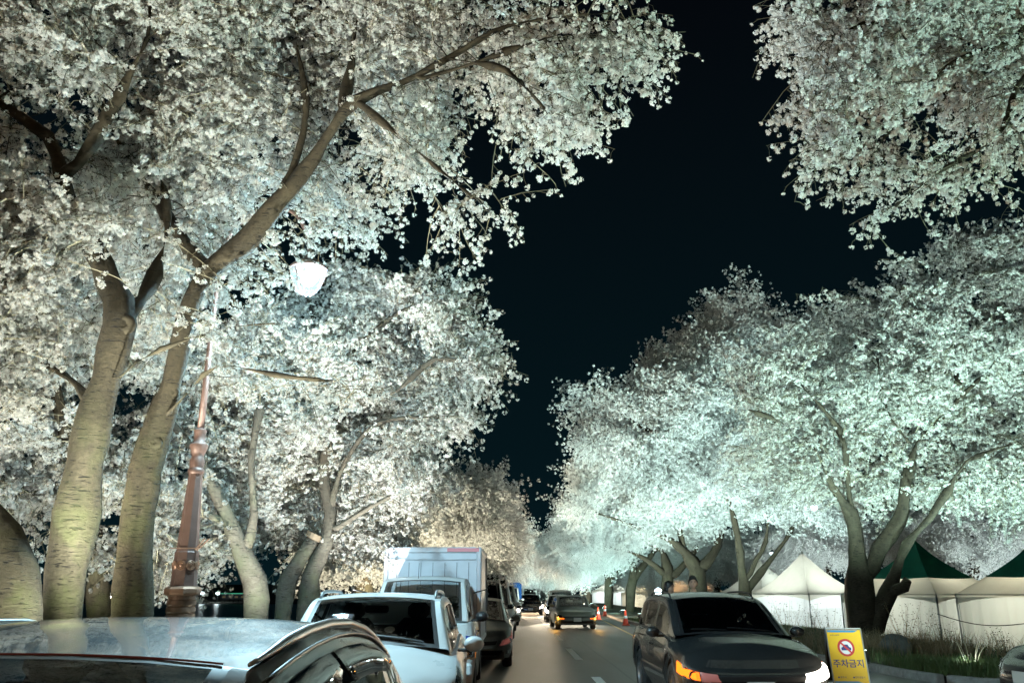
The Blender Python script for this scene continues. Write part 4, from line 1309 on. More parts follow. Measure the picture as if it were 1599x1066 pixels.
    def ghrow(s, y):
        p_w = s.W / 2 - .085
        e = min(1, (y - s.cow + .05) / .45) if y < s.cow + .4 else 1
        belt = interp(s.sh, y) - .01
        zt = max(s.ghz(y), belt + .006)
        wb = p_w - .02 + .0 * e
        e2 = s.k.get('taper', .05)
        wb -= e2 * max(0, (y - s.rrt) / (s.L - s.rrt)) ** 1.5 * 2 + s.k.get('tf', .04) * max(0, 1 - (y - s.cow) / .8)
        drop = min(s.k.get('crown', .075), (zt - belt) * .35)
        zs = zt - drop
        wr = wb - (zs - belt) * s.tumble
        def side(t_): # slightly bulged glass
            z = belt + (zs - belt) * t_
            return Vector((wb - (wb - wr) * t_ + .022 * math.sin(PI * t_), y, z))
        row = [side(0), side(.06), side(.10), side(.84), side(.89), side(.96)]
        row.append(Vector((wr - .012, y, zs + drop * .12)))
        for q in (.93, .90, .84, .6, .3, 0):
            xx = wr * q
            row.append(Vector((xx, y, zs + drop * (1 - q ** 2.4) ** .9 if q < 1 else zs)))
        return row

    def greenhouse(s, root, paint, detail, glass):
        k = s.k; t_ = .018
        ys = set()
        def rng(a, b_, n):
            for i in range(n + 1): ys.add(round(a + (b_ - a) * i / n, 4))
        rng(s.cow, s.wst, 9); rng(s.wst, s.rrt, 12); rng(s.rrt, s.rbs, 8)
        marks = [s.cow + .02, s.cow + .045, s.wst - .03, s.wst - .005, s.rrt + .01, s.rrt + .03, s.rbs - .06, s.rbs - .03]
        for (a, b_) in s.win: marks += [a, a + t_, b_ - t_, b_]
        for m_ in marks: ys.add(round(m_, 4))
        ys = sorted(ys)
        ys = [y for i, y in enumerate(ys) if i == 0 or y - ys[i - 1] > .004 or y in [round(m, 4) for m in marks]]
        P_ = MB(); G = {'windscreen': MB(), 'rear_window': MB(), 'side_window': []}; T = MB()
        for sd in (1, -1):
            rows = [[Vector((p.x * sd, p.y, p.z)) for p in s.ghrow(y)] for y in ys]
            wins = [MB() for _ in s.win]
            for i in range(len(ys) - 1):
                y0, y1 = ys[i], ys[i + 1]; ym = (y0 + y1) / 2
                for j in range(len(rows[0]) - 1):
                    quad = [rows[i][j], rows[i + 1][j], rows[i + 1][j + 1], rows[i][j + 1]]
                    if sd < 0: quad.reverse()
                    tgt = P_
                    if 1 <= j <= 3:
                        for w_, (a, b_) in enumerate(s.win):
                            if a < ym < b_:
                                tgt = wins[w_] if (j == 2 and a + t_ < ym < b_ - t_) else T
                                break
                        else:
                            if s.win[0][0] < ym < s.win[-1][1]: tgt = T
                    elif j >= 8:
                        if s.cow < ym < s.wst:
                            tgt = G['windscreen'] if (j >= 9 and s.cow + .045 < ym < s.wst - .03) else T
                        elif s.rrt < ym < s.rbs - .03:
                            tgt = G['rear_window'] if (j >= 9 and s.rrt + .03 < ym < s.rbs - .06) else T
                    tgt.add(quad, [(0, 1, 2, 3)])
            G['side_window'] += wins
        P_.build('roof', M[k.get('roofpaint', paint)], root, smooth=True, angle=38, merge=.0005)
        T.build('window_trim', M['black_trim'], root, smooth=True, merge=.0005)
        g = M[glass]
        G['windscreen'].build('windscreen', g, root, smooth=True, merge=.0005)
        if G['rear_window'].v: G['rear_window'].build('rear_window', g, root, smooth=True, merge=.0005)
        for w_ in G['side_window']:
            if w_.v: w_.build('side_window', M[k.get('sideglass', glass)], root, smooth=True, merge=.0005)
        # cabin
        fl = s.sill + .12; yc = s.wst
        MB().box((0, s.cow + .30, interp(s.sh, s.cow) - .12), (s.W - .32, .5, .22), bev=.06).build('dashboard', M['interior'], root)
        if detail:
            for x in (-.36, .36):
                b_ = MB(); b_.box((x, yc + .62, fl + .25), (.48, .5, .2), bev=.06)
                b_.box((x, yc + .92, fl + .62), (.46, .16, .62), Matrix.Rotation(.22, 3, 'X').transposed(), bev=.07)
                b_.box((x, yc + 1.0, fl + 1.0), (.24, .10, .17), Matrix.Rotation(.22, 3, 'X').transposed(), bev=.045)
                b_.build('seat', M['seat_cloth'], root, smooth=True, angle=40)
            w = MB(); c = Vector((.36, s.cow + .62, interp(s.sh, s.cow) - .02)); r3 = Matrix.Rotation(math.radians(-65), 3, 'X')
            w.tube([c + r3 @ Vector((.18 * math.cos(a), .18 * math.sin(a), 0)) for a in [i * PI / 10 for i in range(21)]], .014, 6)
            w.box(c, (.34, .05, .03), r3, bev=.01)
            w.build('steering_wheel', M['interior'], root, smooth=True)
            MB().box((0, s.wst + .03, s.ghz(s.wst) - .12), (.24, .03, .07), bev=.02).build('inside_mirror', M['black_trim'], root)
        if k.get('rearbench', True):
            MB().box((0, s.rrt - .35, fl + .45), (s.W - .5, .2, .75), bev=.08).build('rear_seat', M['seat_cloth'], root, smooth=True, angle=40)
        # floor so that one cannot look through the cabin
        MB().box((0, (s.cow + s.rbs) / 2, fl), (s.W - .25, s.rbs - s.cow - .1, .03)).build('cabin_floor', M['interior'], root)
        # door mirrors
        ym = s.cow + k.get('mirror', .42)
        for sd in (1, -1):
            c = Vector((sd * (s.W / 2 + .085), ym, interp(s.sh, ym) + .075))
            m_ = MB().lathe([(.0, -.095), (.055, -.085), (.085, -.05), (.095, 0), (.088, .045), (.07, .06), (.0, .062)], 14, c, Matrix(((1.05, 0, 0), (0, 0, 1), (0, -.78, 0))))
            mo = m_.build('door_mirror', M[k.get('mirrorpaint', paint)], root, smooth=True, angle=60)
            MB().box(c + Vector((-sd * .10, -.01, -.055)), (.12, .06, .03), bev=.012).build('bracket', M['black_trim'], mo)
            MB().lathe([(0, .066), (.068, .066)], 12, c, Matrix(((1.05, 0, 0), (0, 0, 1), (0, -.78, 0)))).build('mirror_glass', M['chrome'], mo)
        # wipers
        zc = lambda y: s.ghz(y)
        for x0, x1 in ((.52, -.05), (-.08, -.55)):
            pts = []
            for q in range(7):
                f_ = q / 6; y = s.cow + .03 + .055 * f_; row = s.ghrow(y)
                x = x0 + (x1 - x0) * f_; q_ = abs(x) / max(.3, row[7].x); z = row[-1].z - (row[-1].z - row[7].z) * min(1, q_) ** 2.4
                pts.append((x, y, z + .022))
            MB().tube(pts, .008, 5).build('wiper', M['black_trim'], root)

    def seams(s, root, doors, detail=2):
        mb = MB()
        for y in doors:
            u = 1 + (y - s.cf) / (s.L - s.cf - s.cr)
            for sd in (1, -1):
                rows = []
                for j in range(9):
                    v = .06 + .94 * j / 8
                    rows.append([s.pt(u - .0018, v, .0016, sd), s.pt(u + .0018, v, .0016, sd)])
                mb.grid(rows)
        mb.build('door_seams', M['black_trim'], root, kind='stuff')

    def handles(s, root, ys_, mat_):
        for y in ys_:
            u = 1 + (y - s.cf) / (s.L - s.cf - s.cr)
            for sd in (1, -1):
                p = s.pt(u, .80, .02, sd)
                MB().box(p, (.03, .17, .028), bev=.011).build('door_handle', M[mat_], root, smooth=True)

    def headlights(s, root, c, lens='lens_clear', lit=None, watt=0, col=(1, .95, .85), sides=(1, -1), bulb=(.5, .5), aim_down=.02, refl='reflector', bulb_r=.085, beam=36):
        for sd in sides:
            h = s.patch(c, .004, 8, 4, sd).build('headlight', M[refl], root, smooth=True, angle=40)
            s.patch(c, .022, 8, 4, sd).build('lens', M[lens], h, smooth=True, angle=40)
            a, b_, cc, d = c; q, t_ = bulb
            u = (a[0] * (1 - q) + b_[0] * q) * (1 - t_) + (d[0] * (1 - q) + cc[0] * q) * t_
            v = (a[1] * (1 - q) + b_[1] * q) * (1 - t_) + (d[1] * (1 - q) + cc[1] * q) * t_
            p = s.pt(u, v, .012, sd)
            if lit and sd in lit and bulb_r > .1:
                s.patch(c, .035, 8, 4, sd).build('bulb', M['head_glow'], h, smooth=True)
                if watt: lamp_light('headlight_beam', 'SPOT', p + Vector((0, -.12, 0)), watt, col, h, p + Vector((0, -12, -12 * aim_down - .2)), .05, beam, 1.0)
            elif lit and sd in lit:
                MB().lathe([(bulb_r, 0), (bulb_r * .8, .018), (.0, .026)], 14, p + Vector((0, .004, 0)), Matrix(((1, 0, 0), (0, 0, -1), (0, 1, 0)))).build('bulb', M['head_glow'], h, smooth=True)
                if watt: lamp_light('headlight_beam', 'SPOT', p + Vector((0, -.08, 0)), watt, col, h, p + Vector((0, -12, -12 * aim_down - .2)), .05, beam, 1.0)
            else:
                MB().lathe([(.055, 0), (.05, .012), (.03, .004), (.0, .012)], 12, p + Vector((0, .002, 0)), Matrix(((1, 0, 0), (0, 0, -1), (0, 1, 0)))).build('bulb', M['chrome'], h, smooth=True)


def plate(root, y, z, w=.34, h=.16):
    p = MB().box((0, y, z), (w, .012, h), bev=.004).build('number_plate', M['plate_white'], root)


PARKED = 'vehicles parked along the lakeside kerb'
MOVING = 'vehicles driving towards the viewer'

# --- silver car right beside the viewer
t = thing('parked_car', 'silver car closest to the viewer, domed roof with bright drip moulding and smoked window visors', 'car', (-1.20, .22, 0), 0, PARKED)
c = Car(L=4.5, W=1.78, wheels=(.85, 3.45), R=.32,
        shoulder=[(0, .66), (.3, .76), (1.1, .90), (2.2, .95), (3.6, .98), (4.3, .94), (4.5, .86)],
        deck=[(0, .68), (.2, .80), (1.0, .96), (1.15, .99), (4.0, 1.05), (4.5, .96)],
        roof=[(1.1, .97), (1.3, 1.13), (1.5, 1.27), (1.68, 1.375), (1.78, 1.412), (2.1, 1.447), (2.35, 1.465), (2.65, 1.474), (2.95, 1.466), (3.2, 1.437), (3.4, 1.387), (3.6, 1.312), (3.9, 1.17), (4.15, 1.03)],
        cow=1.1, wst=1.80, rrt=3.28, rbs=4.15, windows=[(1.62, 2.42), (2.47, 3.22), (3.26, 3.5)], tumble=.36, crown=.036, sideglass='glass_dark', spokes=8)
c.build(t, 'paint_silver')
c.seams(t, (1.5, 2.45, 3.4)); c.handles(t, (2.28, 3.2), 'chrome')
c.headlights(t, [(.35, .55), (1.0, .62), (1.0, .9), (.4, .8)])
c.patch([(0, .45), (.3, .45), (.3, .75), (0, .75)], .006).build('grille', M['black_trim'], t)
c.patch([(2.4, .6), (2.95, .6), (2.95, .9), (2.4, .9)], .01).build('tail_lamp', M['sign_red'], t)
for sd in (1, -1):   # drip moulding along the roof edge
    pts = []
    for i in range(31):
        y = 1.80 + (3.62 - 1.80) * i / 30; row = c.ghrow(y); p = row[6]
        pts.append((sd * (p.x - .012), y, p.z + .010))
    MB().tube(pts, [.017 * min(1, .3 + i * .12) for i in range(31)], 8).build('drip_moulding', M['moulding'], t, smooth=True)
    for a, b_ in ((1.72, 2.42), (2.47, 3.3)):   # smoked visors standing off the glass
        rows = []
        for i in range(17):
            y = a + (b_ - a) * i / 16; row = c.ghrow(y); h_ = min(1, (y - a + .03) / .12, (b_ - y + .05) / .15)
            p5, p3 = row[4], row[3]; lo = row[2].lerp(row[3], .80)
            lo2 = p3.lerp(lo, max(.15, h_))
            rows.append([(sd * (p5.x + .008), y, p5.z), (sd * (p3.x + .02), y, p3.z), (sd * (lo2.x + .028), y, lo2.z), (sd * (lo2.x + .022), y, lo2.z - .004)])
        MB().grid(rows).build('rain_visor', M['visor'] if 'visor' in M else M['glass_dark'], t, smooth=True)
    rows = []
    for i in range(13):   # second, painted roof rail bead
        y = 1.75 + (3.45 - 1.75) * i / 12; row = c.ghrow(y); p = row[5]
        rows.append((sd * (p.x + .004), y, p.z))
    MB().tube(rows, .006, 6).build('gutter', M['black_trim'], t, smooth=True)
MB().tube([(x_ * 1.06, 1.802, c.ghrow(1.802)[-1].z - (c.ghrow(1.802)[-1].z - c.ghrow(1.802)[7].z) * min(1, abs(x_) / c.ghrow(1.802)[7].x) ** 2.4 + .001) for x_ in [-.5 + i / 16 for i in range(17)]], .0025, 5).build('seal_strip', M['dull_red'], t)

# --- white compact SUV
t = thing('parked_suv', 'white compact suv with roof rails and lamp reflection in its windscreen', 'suv', (-1.32, 7.0, 0), math.radians(2.6), PARKED)
c = Car(L=4.2, W=1.80, wheels=(.83, 3.43), R=.34, sill=.24,
        shoulder=[(0, .70), (.3, .83), (1.0, .98), (2.0, 1.02), (3.4, 1.08), (4.1, 1.06), (4.2, .98)],
        deck=[(0, .72), (.12, .84), (.3, .93), (1.0, 1.08), (1.1, 1.10), (4.2, 1.08)],
        roof=[(1.08, 1.09), (1.25, 1.225), (1.45, 1.375), (1.60, 1.467), (1.70, 1.510), (1.9, 1.535), (2.2, 1.550), (2.7, 1.555), (3.2, 1.545), (3.6, 1.505), (3.8, 1.445), (4.0, 1.265), (4.14, 1.10)],
        cow=1.08, wst=1.73, rrt=3.66, rbs=4.14, windows=[(1.42, 2.45), (2.52, 3.22), (3.27, 3.62)], tumble=.30, crown=.05, front=[(0, .10), (.3, 0), (.6, .02), (.85, .06), (1, .15)], tf=.03)
c.build(t, 'paint_white', glass='glass')
c.seams(t, (1.35, 2.48, 3.3)); c.handles(t, (2.33, 3.15), 'paint_white')
c.headlights(t, [(.42, .62), (1.02, .72), (1.06, .98), (.50, .84)], bulb=(.45, .45))
c.patch([(0, .60), (.46, .62), (.5, .78), (0, .80)], .008).build('grille', M['black_trim'], t)
c.patch([(0, .12), (.6, .12), (.62, .42), (0, .45)], .006).build('lower_grille', M['black_trim'], t)
c.patch([(0, .12), (.6, .12), (.62, .42), (0, .45)], .006, side=-1).build('lower_grille', M['black_trim'], t)
c.patch([(0, .60), (.46, .62), (.5, .78), (0, .80)], .008, side=-1).build('grille', M['black_trim'], t)
plate(t, -.01, .47)
for sd in (1, -1):
    pts = []
    for i in range(19):
        y = 1.85 + 1.6 * i / 18; row = c.ghrow(y); p = row[8]
        lift = .045 * min(1, math.sin(PI * i / 18) * 4) ** .7
        pts.append((sd * p.x, y, p.z + .004 + lift))
    MB().tube(pts, [.018 if 0 < i < 18 else .01 for i in range(19)], 8).build('roof_rail', M['steel'], t, smooth=True)
MB().tube([(.05, 3.7, 1.50), (.05, 3.8, 1.62), (.05, 3.86, 1.68)], .004, 5).build('aerial', M['black_trim'], t)
MB().lathe([(.05, 0), (.05, .004), (0, .004)], 14, (.18, 1.33, 1.215), Matrix.Rotation(.5, 3, 'X')).build('round_sticker', M['sign_white'], t)
MB().box((-.48, 1.22, 1.16), (.10, .004, .07), Matrix.Rotation(-.95, 3, 'X')).build('parking_sticker', M['sticker_blue'], t)

# --- box truck
t = thing('box_truck', 'white box truck with a van-like cab and tall cargo box behind the white suv', 'truck', (-1.42, 12.6, 0), 0, PARKED)
c = Car(L=1.95, W=1.68, wheels=(.62,), R=.33, sill=.30, cf=.34, cr=.12, n=3.4,
        shoulder=[(0, 1.10), (.2, 1.14), (1.95, 1.16)], deck=[(0, 1.12), (1.95, 1.16)],
        roof=[(.14, 1.17), (.3, 1.33), (.48, 1.52), (.66, 1.69), (.78, 1.755), (.95, 1.79), (1.3, 1.81), (1.8, 1.805), (1.93, 1.78)],
        cow=.14, wst=.76, rrt=1.90, rbs=1.93, windows=[(.42, 1.25)], tumble=.17, crown=.045, front=[(0, .02), (.3, 0), (.6, .01), (1, .06)],
        sidep=[(0, .03), (.3, 0), (.7, .01), (1, .05)], mirror=.12, tf=.02, taper=0, rearbench=False, mirrorpaint='black_trim')
c.build(t, 'paint_white')
c.seams(t, (.36, 1.35)); c.handles(t, (1.2,), 'black_trim')
c.headlights(t, [(.48, .42), (.86, .42), (.86, .60), (.48, .60)])
for sd in (1, -1):
    c.patch([(.90, .40), (1.05, .40), (1.05, .60), (.90, .60)], .015, side=sd).build('indicator', M['amber'], t)
    c.patch([(1.04, .62), (1.93, .62), (1.93, .74), (1.04, .70)], .003, side=sd).build('stripe', M['blue_stripe'], t)
    c.patch([(.55, .66), (1.04, .62), (1.04, .72), (.55, .80)], .003, side=sd).build('stripe', M['blue_stripe'], t)
c.patch([(0, .66), (.4, .66), (.4, .8), (0, .8)], .004, side=-1).build('grille', M['black_trim'], t)
c.patch([(0, .66), (.4, .66), (.4, .8), (0, .8)], .004).build('grille', M['black_trim'], t)
MB().box((0, .02, .50), (1.6, .10, .17), bev=.03).build('bumper', M['paint_white'], t)
plate(t, -.045, .50)
MB().box((-.45, .36, 1.30), (.22, .004, .045), Matrix.Rotation(-.9, 3, 'X')).build('windscreen_card', M['sticker_blue'], t)
MB().tube([(-.1, .84, 1.76), (-.1, .90, 2.0)], .005, 5).build('aerial', M['black_trim'], t)
b_ = MB(); x0, x1, y0, y1, z0, z1 = -.83, .83, 2.06, 4.95, .72, 2.30
b_.box(((x0 + x1) / 2, (y0 + y1) / 2, (z0 + z1) / 2), (x1 - x0 - .03, y1 - y0 - .03, z1 - z0 - .03))
b_.build('cargo_box', M['truck_panel'], t)
f = MB()
for x in (x0 + .035, x1 - .035):
    for y in (y0 + .03, y1 - .03): f.box((x, y, (z0 + z1) / 2), (.085, .07, z1 - z0), bev=.018)
    f.box((x, (y0 + y1) / 2, z1 - .035), (.08, y1 - y0 - .14, .085), bev=.018); f.box((x, (y0 + y1) / 2, z0 + .035), (.08, y1 - y0 - .14, .085), bev=.018)
for y in (y0 + .03, y1 - .03):
    f.box((0, y, z1 - .045), (x1 - x0 - .16, .062, .10), bev=.012); f.box((0, y, z0 + .035), (x1 - x0 - .16, .062, .085), bev=.012)
f.build('box_frame', M['truck_trim'], t)
MB().box((0, y0 + .010, z1 - .20), (x1 - x0 - .17, .03, .012)).build('front_rib', M['truck_trim'], t)
f = MB()
for k in range(7):
    f.box((x0 + .22 + k * .205, y0 + .0125, (z0 + z1) / 2 - .08), (.007, .006, z1 - z0 - .34))
f.build('panel_seams', M['black_trim'], t, kind='stuff')
MB().box((.52, y0 - .004, z1 - .045), (.55, .012, .06), bev=.004).build('marker_strip', M['pinkish'], t)
f = MB()
for k in range(22):
    for zz in (z1 - .012, z1 - .082): f.lathe([(.006, 0), (.004, .004), (0, .005)], 6, (x0 + .12 + k * .067, y0 - .002, zz), Matrix.Rotation(PI / 2, 3, 'X'))
f.build('rivets', M['steel'], t, kind='stuff')
MB().box((0, 3.4, .55), (.8, 3.2, .18)).build('chassis', M['black_trim'], t)
for x in (-.66, .66): wheel(t, x, 3.9, .30, .22, 6)
for sd in (1, -1):
    m_ = MB(); m_.tube([(sd * .80, .30, 1.55), (sd * 1.0, .16, 1.60), (sd * 1.0, .16, 1.3)], .012, 6); m_.build('mirror_arm', M['black_trim'], t)

# --- generic sedan used for the darker saloons
def sedan(label, loc, paint, group, lit=None, watt=0, rz=0, L=4.6, W=1.79, H=1.45, glass='glass', cat='car', name='parked_car', lamp=None, signals=False, boxy=False, col=(1, .88, .66), bulb_r=.085):
    t = thing(name, label, cat, loc, rz, group)
    h = H - 1.45
    n = 3.4 if boxy else 2.6
    c = Car(L=L, W=W, wheels=(.88, L - 1.0), R=.32, n=n,
            shoulder=[(0, .64), (.3, .74), (1.1, .90 + h * .4), (2.2, .94 + h * .4), (3.6, .97 + h * .4), (L - .2, .93), (L, .84)],
            deck=[(0, .66), (.15, .76), (.4, .84), (1.1, .97 + h * .4), (1.25, .99 + h * .4), (L - .6, 1.05 + h * .4), (L, .95)],
            roof=[(1.15, .98 + h * .4), (1.4, 1.12 + h * .6), (1.7, 1.27 + h * .8), (1.95, 1.375 + h), (2.15, 1.42 + h), (2.6, 1.45 + h), (3.1, 1.44 + h), (3.4, 1.40 + h), (3.7, 1.28 + h), (4.0, 1.14 + h * .6), (4.2, 1.04 + h * .4)],
            cow=1.15, wst=2.02, rrt=3.32, rbs=4.2, windows=[(1.62, 2.46), (2.51, 3.28)], tumble=.38 if not boxy else .28, crown=.055)
    c.build(t, paint, 1, glass)
    c.seams(t, (1.45, 2.48, 3.4)); c.handles(t, (2.3, 3.25), paint)
    hl = lamp or [(.42, .52), (.98, .60), (1.02, .86), (.50, .76)]
    c.headlights(t, hl, lit=lit, watt=watt, bulb=(.5, .45), col=col, bulb_r=bulb_r)
    for sd in (1, -1):
        c.patch([(0, .58), (.34, .58), (.38, .76), (0, .78)], .008, side=sd).build('grille', M['black_trim'], t)
        c.patch([(0, .10), (.5, .10), (.5, .32), (0, .34)], .006, side=sd).build('lower_grille', M['black_trim'], t)
        c.patch([(2.3, .6), (2.95, .6), (2.95, .9), (2.3, .9)], .01, side=sd).build('tail_lamp', M['sign_red'], t)
        c.patch([(.62, .14), (.80, .14), (.80, .30), (.62, .30)], .01, side=sd).build('fog_lamp', M['reflector'], t)
        if signals:
            c.patch([(.30, .50), (.74, .50), (.74, .57), (.32, .57)], .03, side=sd).build('turn_signal', M['amber_lit'], t)
            p = c.pt(.8, .5, .15, sd)
            lamp_light('turn_signal_light', 'POINT', p, 14, (1, .5, .08), t, size=.05)
    plate(t, -.012, .42)
    return t, c


gt, gc = sedan('grey-green saloon with rosy headlight parked beyond the box truck', (-.96, 18.6, 0), 'paint_greybeige', PARKED)
gc.patch([(.43, .53), (.97, .61), (1.01, .85), (.51, .75)], .024, side=1).build('headlight_lens', M['rosy_lens'], gt, smooth=True)

# tall vans and SUVs further along the kerb
def van(label, loc, paint, group, lit=None, watt=0, H=1.95, L=4.8, W=1.85, glass='glass_dark', name='parked_van', cat='van', suv=False):
    t = thing(name, label, cat, loc, 0, group)
    c = Car(L=L, W=W, wheels=(.85, L - 1.0), R=.34, sill=.26, n=3.0,
            shoulder=[(0, .78), (.3, .92), (.9, 1.08), (2, 1.12), (L, 1.12)],
            deck=[(0, .80), (.2, .96), (.8, 1.14), (1.0, 1.16), (L, 1.14)],
            roof=[(.85, 1.15), (1.1, 1.15 + (H - 1.15) * .35), (1.4, 1.15 + (H - 1.15) * .72), (1.65, H - .07), (1.9, H - .02), (2.6, H), (L - .7, H), (L - .3, H - .05), (L - .1, H - .4), (L - .03, 1.15)],
            cow=.85, wst=1.68, rrt=L - .34, rbs=L - .03, windows=[(1.25, 2.3), (2.36, 3.4), (3.46, L - .45)], tumble=.2, crown=.06, tf=.03, front=[(0, .08), (.3, 0), (.6, .02), (1, .12)])
    c.build(t, paint, 1, glass)
    c.seams(t, (1.2, 2.33, 3.43)); c.handles(t, (2.2, 2.5), paint)
    c.headlights(t, [(.50, .55), (1.0, .58), (1.02, .84), (.55, .78)], lit=lit, watt=watt)
    for sd in (1, -1):
        c.patch([(0, .55), (.42, .55), (.45, .76), (0, .78)], .008, side=sd).build('grille', M['black_trim'], t)
        c.patch([(0, .10), (.6, .10), (.6, .32), (0, .34)], .006, side=sd).build('lower_grille', M['black_trim'], t)
    plate(t, -.012, .45)
    return t


van('black van parked behind the grey-green saloon', (-1.15, 24.2, 0), 'paint_black', PARKED)
van('tall pale van second behind the grey-green saloon', (-.95, 30.0, 0), 'paint_white', PARKED, H=2.25)
sedan('dark saloon parked behind the tall pale van', (-.85, 36.2, 0), 'paint_dark', PARKED)
van('grey van parked far along the kerb with one bright headlamp', (-.75, 42.5, 0), 'paint_greybeige', PARKED, lit=(1,), H=2.0)
sedan('pale far saloon parked ahead of the blue-covered lorry', (-.6, 49, 0), 'paint_white', PARKED)

# lorry with blue cover
t = thing('covered_lorry', 'small far lorry under a blue cover, left of the oncoming headlights', 'truck', (-.45, 56, 0), 0, PARKED)
c = Car(L=1.8, W=1.70, wheels=(.62,), R=.33, sill=.32, cf=.34, cr=.12, n=3.4, shoulder=[(0, 1.05), (1.8, 1.1)], deck=[(0, 1.07), (1.8, 1.1)],
        roof=[(.14, 1.1), (.45, 1.55), (.7, 1.85), (1.0, 1.92), (1.75, 1.9)], cow=.14, wst=.72, rrt=1.7, rbs=1.75, windows=[(.42, 1.2)], tumble=.15, crown=.05, mirror=.1, rearbench=False, taper=0)
c.build(t, 'paint_white', 1); c.headlights(t, [(.5, .42), (.9, .42), (.9, .6), (.5, .6)])
MB().box((0, 3.2, 1.45), (1.72, 2.7, 1.5), bev=.12).build('cover', M['blue_tarp'], t, smooth=True, angle=40)
MB().box((0, 3.2, .62), (1.7, 2.8, .14)).build('load_bed', M['grey_metal'], t)
for x in (-.66, .66): wheel(t, x, 3.6, .30, .22, 5)

# --- oncoming traffic
sedan('boxy grey saloon with both amber turn signals lit, beside the far traffic cone', (2.72, 38.2, 0), 'paint_olive', MOVING, rz=math.radians(3), name='moving_car', boxy=True, signals=True, L=4.55, W=1.80, lamp=[(.40, .60), (.98, .60), (1.0, .84), (.44, .84)])
sedan('dark saloon with dazzling headlamps, left of the boxy grey saloon', (2.55, 47.5, 0), 'paint_black', MOVING, lit=(-1, 1), watt=5000, bulb_r=.12, name='moving_car')
van('pale suv rising behind the dazzling dark saloon', (3.1, 57, 0), 'paint_greybeige', MOVING, H=1.75, name='moving_suv', cat='suv', lit=(-1,), watt=500)
sedan('far oncoming car, strong headlamps in the lane beside the parked row', (1.08, 62.0, 0), 'paint_dark', MOVING, lit=(-1, 1), watt=30000, bulb_r=.13, name='moving_car', col=(1, .80, .55))
sedan('farthest oncoming car whose lamps glow warm at the middle of the road', (1.45, 76, 0), 'paint_dark', MOVING, lit=(-1, 1), watt=30000, bulb_r=.13, name='moving_car', col=(1, .70, .42))
van('far white van following the farthest lamps', (1.5, 87, 0), 'paint_white', MOVING, H=2.0, name='moving_van', lit=(1,), watt=2000)

# --- dark wagon passing on the right
t = thing('moving_suv', 'large dark suv driving past on the right with one lamp blazing and one orange', 'suv', (2.96, 10.75, 0), math.radians(1.0), MOVING)
c = Car(L=4.45, W=1.86, wheels=(.86, 3.50), R=.345, sill=.26, n=3.6, cf=.50,
        shoulder=[(0, .66), (.3, .80), (1.0, .93), (2.0, .98), (3.6, 1.02), (4.35, 1.0), (4.45, .92)],
        deck=[(0, .68), (.12, .80), (.3, .90), (1.0, 1.02), (1.15, 1.04), (4.45, 1.03)],
        roof=[(1.1, 1.03), (1.35, 1.16), (1.65, 1.33), (1.9, 1.455), (2.05, 1.50), (2.3, 1.54), (2.8, 1.565), (3.4, 1.56), (3.8, 1.53), (4.05, 1.46), (4.22, 1.28), (4.38, 1.05)],
        cow=1.1, wst=2.04, rrt=3.92, rbs=4.38, windows=[(1.55, 2.48), (2.55, 3.35), (3.42, 3.95)], tumble=.30, crown=.06, tf=.03, front=[(0, .08), (.3, 0), (.6, .02), (.85, .05), (1, .14)], spokes=5)
c.build(t, 'paint_dark', 2, 'glass')
c.seams(t, (1.4, 2.51, 3.38)); c.handles(t, (2.38, 3.25), 'paint_dark')
c.headlights(t, [(.24, .58), (.80, .58), (.84, .86), (.28, .80)], lit=(1,), watt=500, bulb=(.5, .5), aim_down=.03, bulb_r=.02, col=(1, .9, .75))
for sd in (1, -1):
    c.patch([(.865 if sd > 0 else .42, .60), (.97, .62), (.99, .83), (.875 if sd > 0 else .45, .82)], .028, side=sd).build('turn_signal', M['amber_lit'], t, smooth=True)
c.patch([(.26, .56), (.84, .58), (.86, .86), (.30, .82)], .034, 12, 8, side=1).build('lit_lamp', M['head_glow'], t, smooth=True)
c.patch([(.18, .57), (.395, .57), (.435, .84), (.22, .82)], .026, side=-1).build('headlight_lens', M['rosy_lens'], t, smooth=True)
for sd in (1, -1):
    c.patch([(0, .60), (.28, .60), (.33, .78), (0, .80)], .012, side=sd).build('grille', M['black_trim'], t)
    q = c.patch([(0, .58), (.31, .58), (.32, .605), (0, .61)], .02, side=sd).build('grille_bar', M['chrome'], t)
    c.patch([(0, .10), (.6, .10), (.6, .32), (0, .34)], .006, side=sd).build('lower_grille', M['black_trim'], t)
    c.patch([(1.0, .34), (2.0, .34), (2.0, .42), (1.0, .42)], .012, 24, 2, side=sd).build('side_moulding', M['black_trim'], t)
    pts = []
    for i in range(19):
        y = 2.15 + 1.6 * i / 18; row = c.ghrow(y); p = row[8]
        pts.append((sd * p.x, y, p.z + .004 + .04 * min(1, math.sin(PI * i / 18) * 4) ** .7))
    MB().tube(pts, .014, 8).build('roof_rail', M['black_trim'], t, smooth=True)
plate(t, -.012, .44)
lamp_light('headlight_glow', 'POINT', c.pt(.6, .75, .35, 1), 25, (1, .88, .7), t, size=.08)
lamp_light('signal_light', 'POINT', c.pt(.95, .7, .2, -1), 10, (1, .45, .08), t, size=.05)

# dark car cut off by the bottom right corner
sedan('dark car poking its nose into the bottom right corner', (7.05, 12.4, 0), 'paint_black', PARKED, rz=math.radians(-84), name='parked_car', H=1.42)


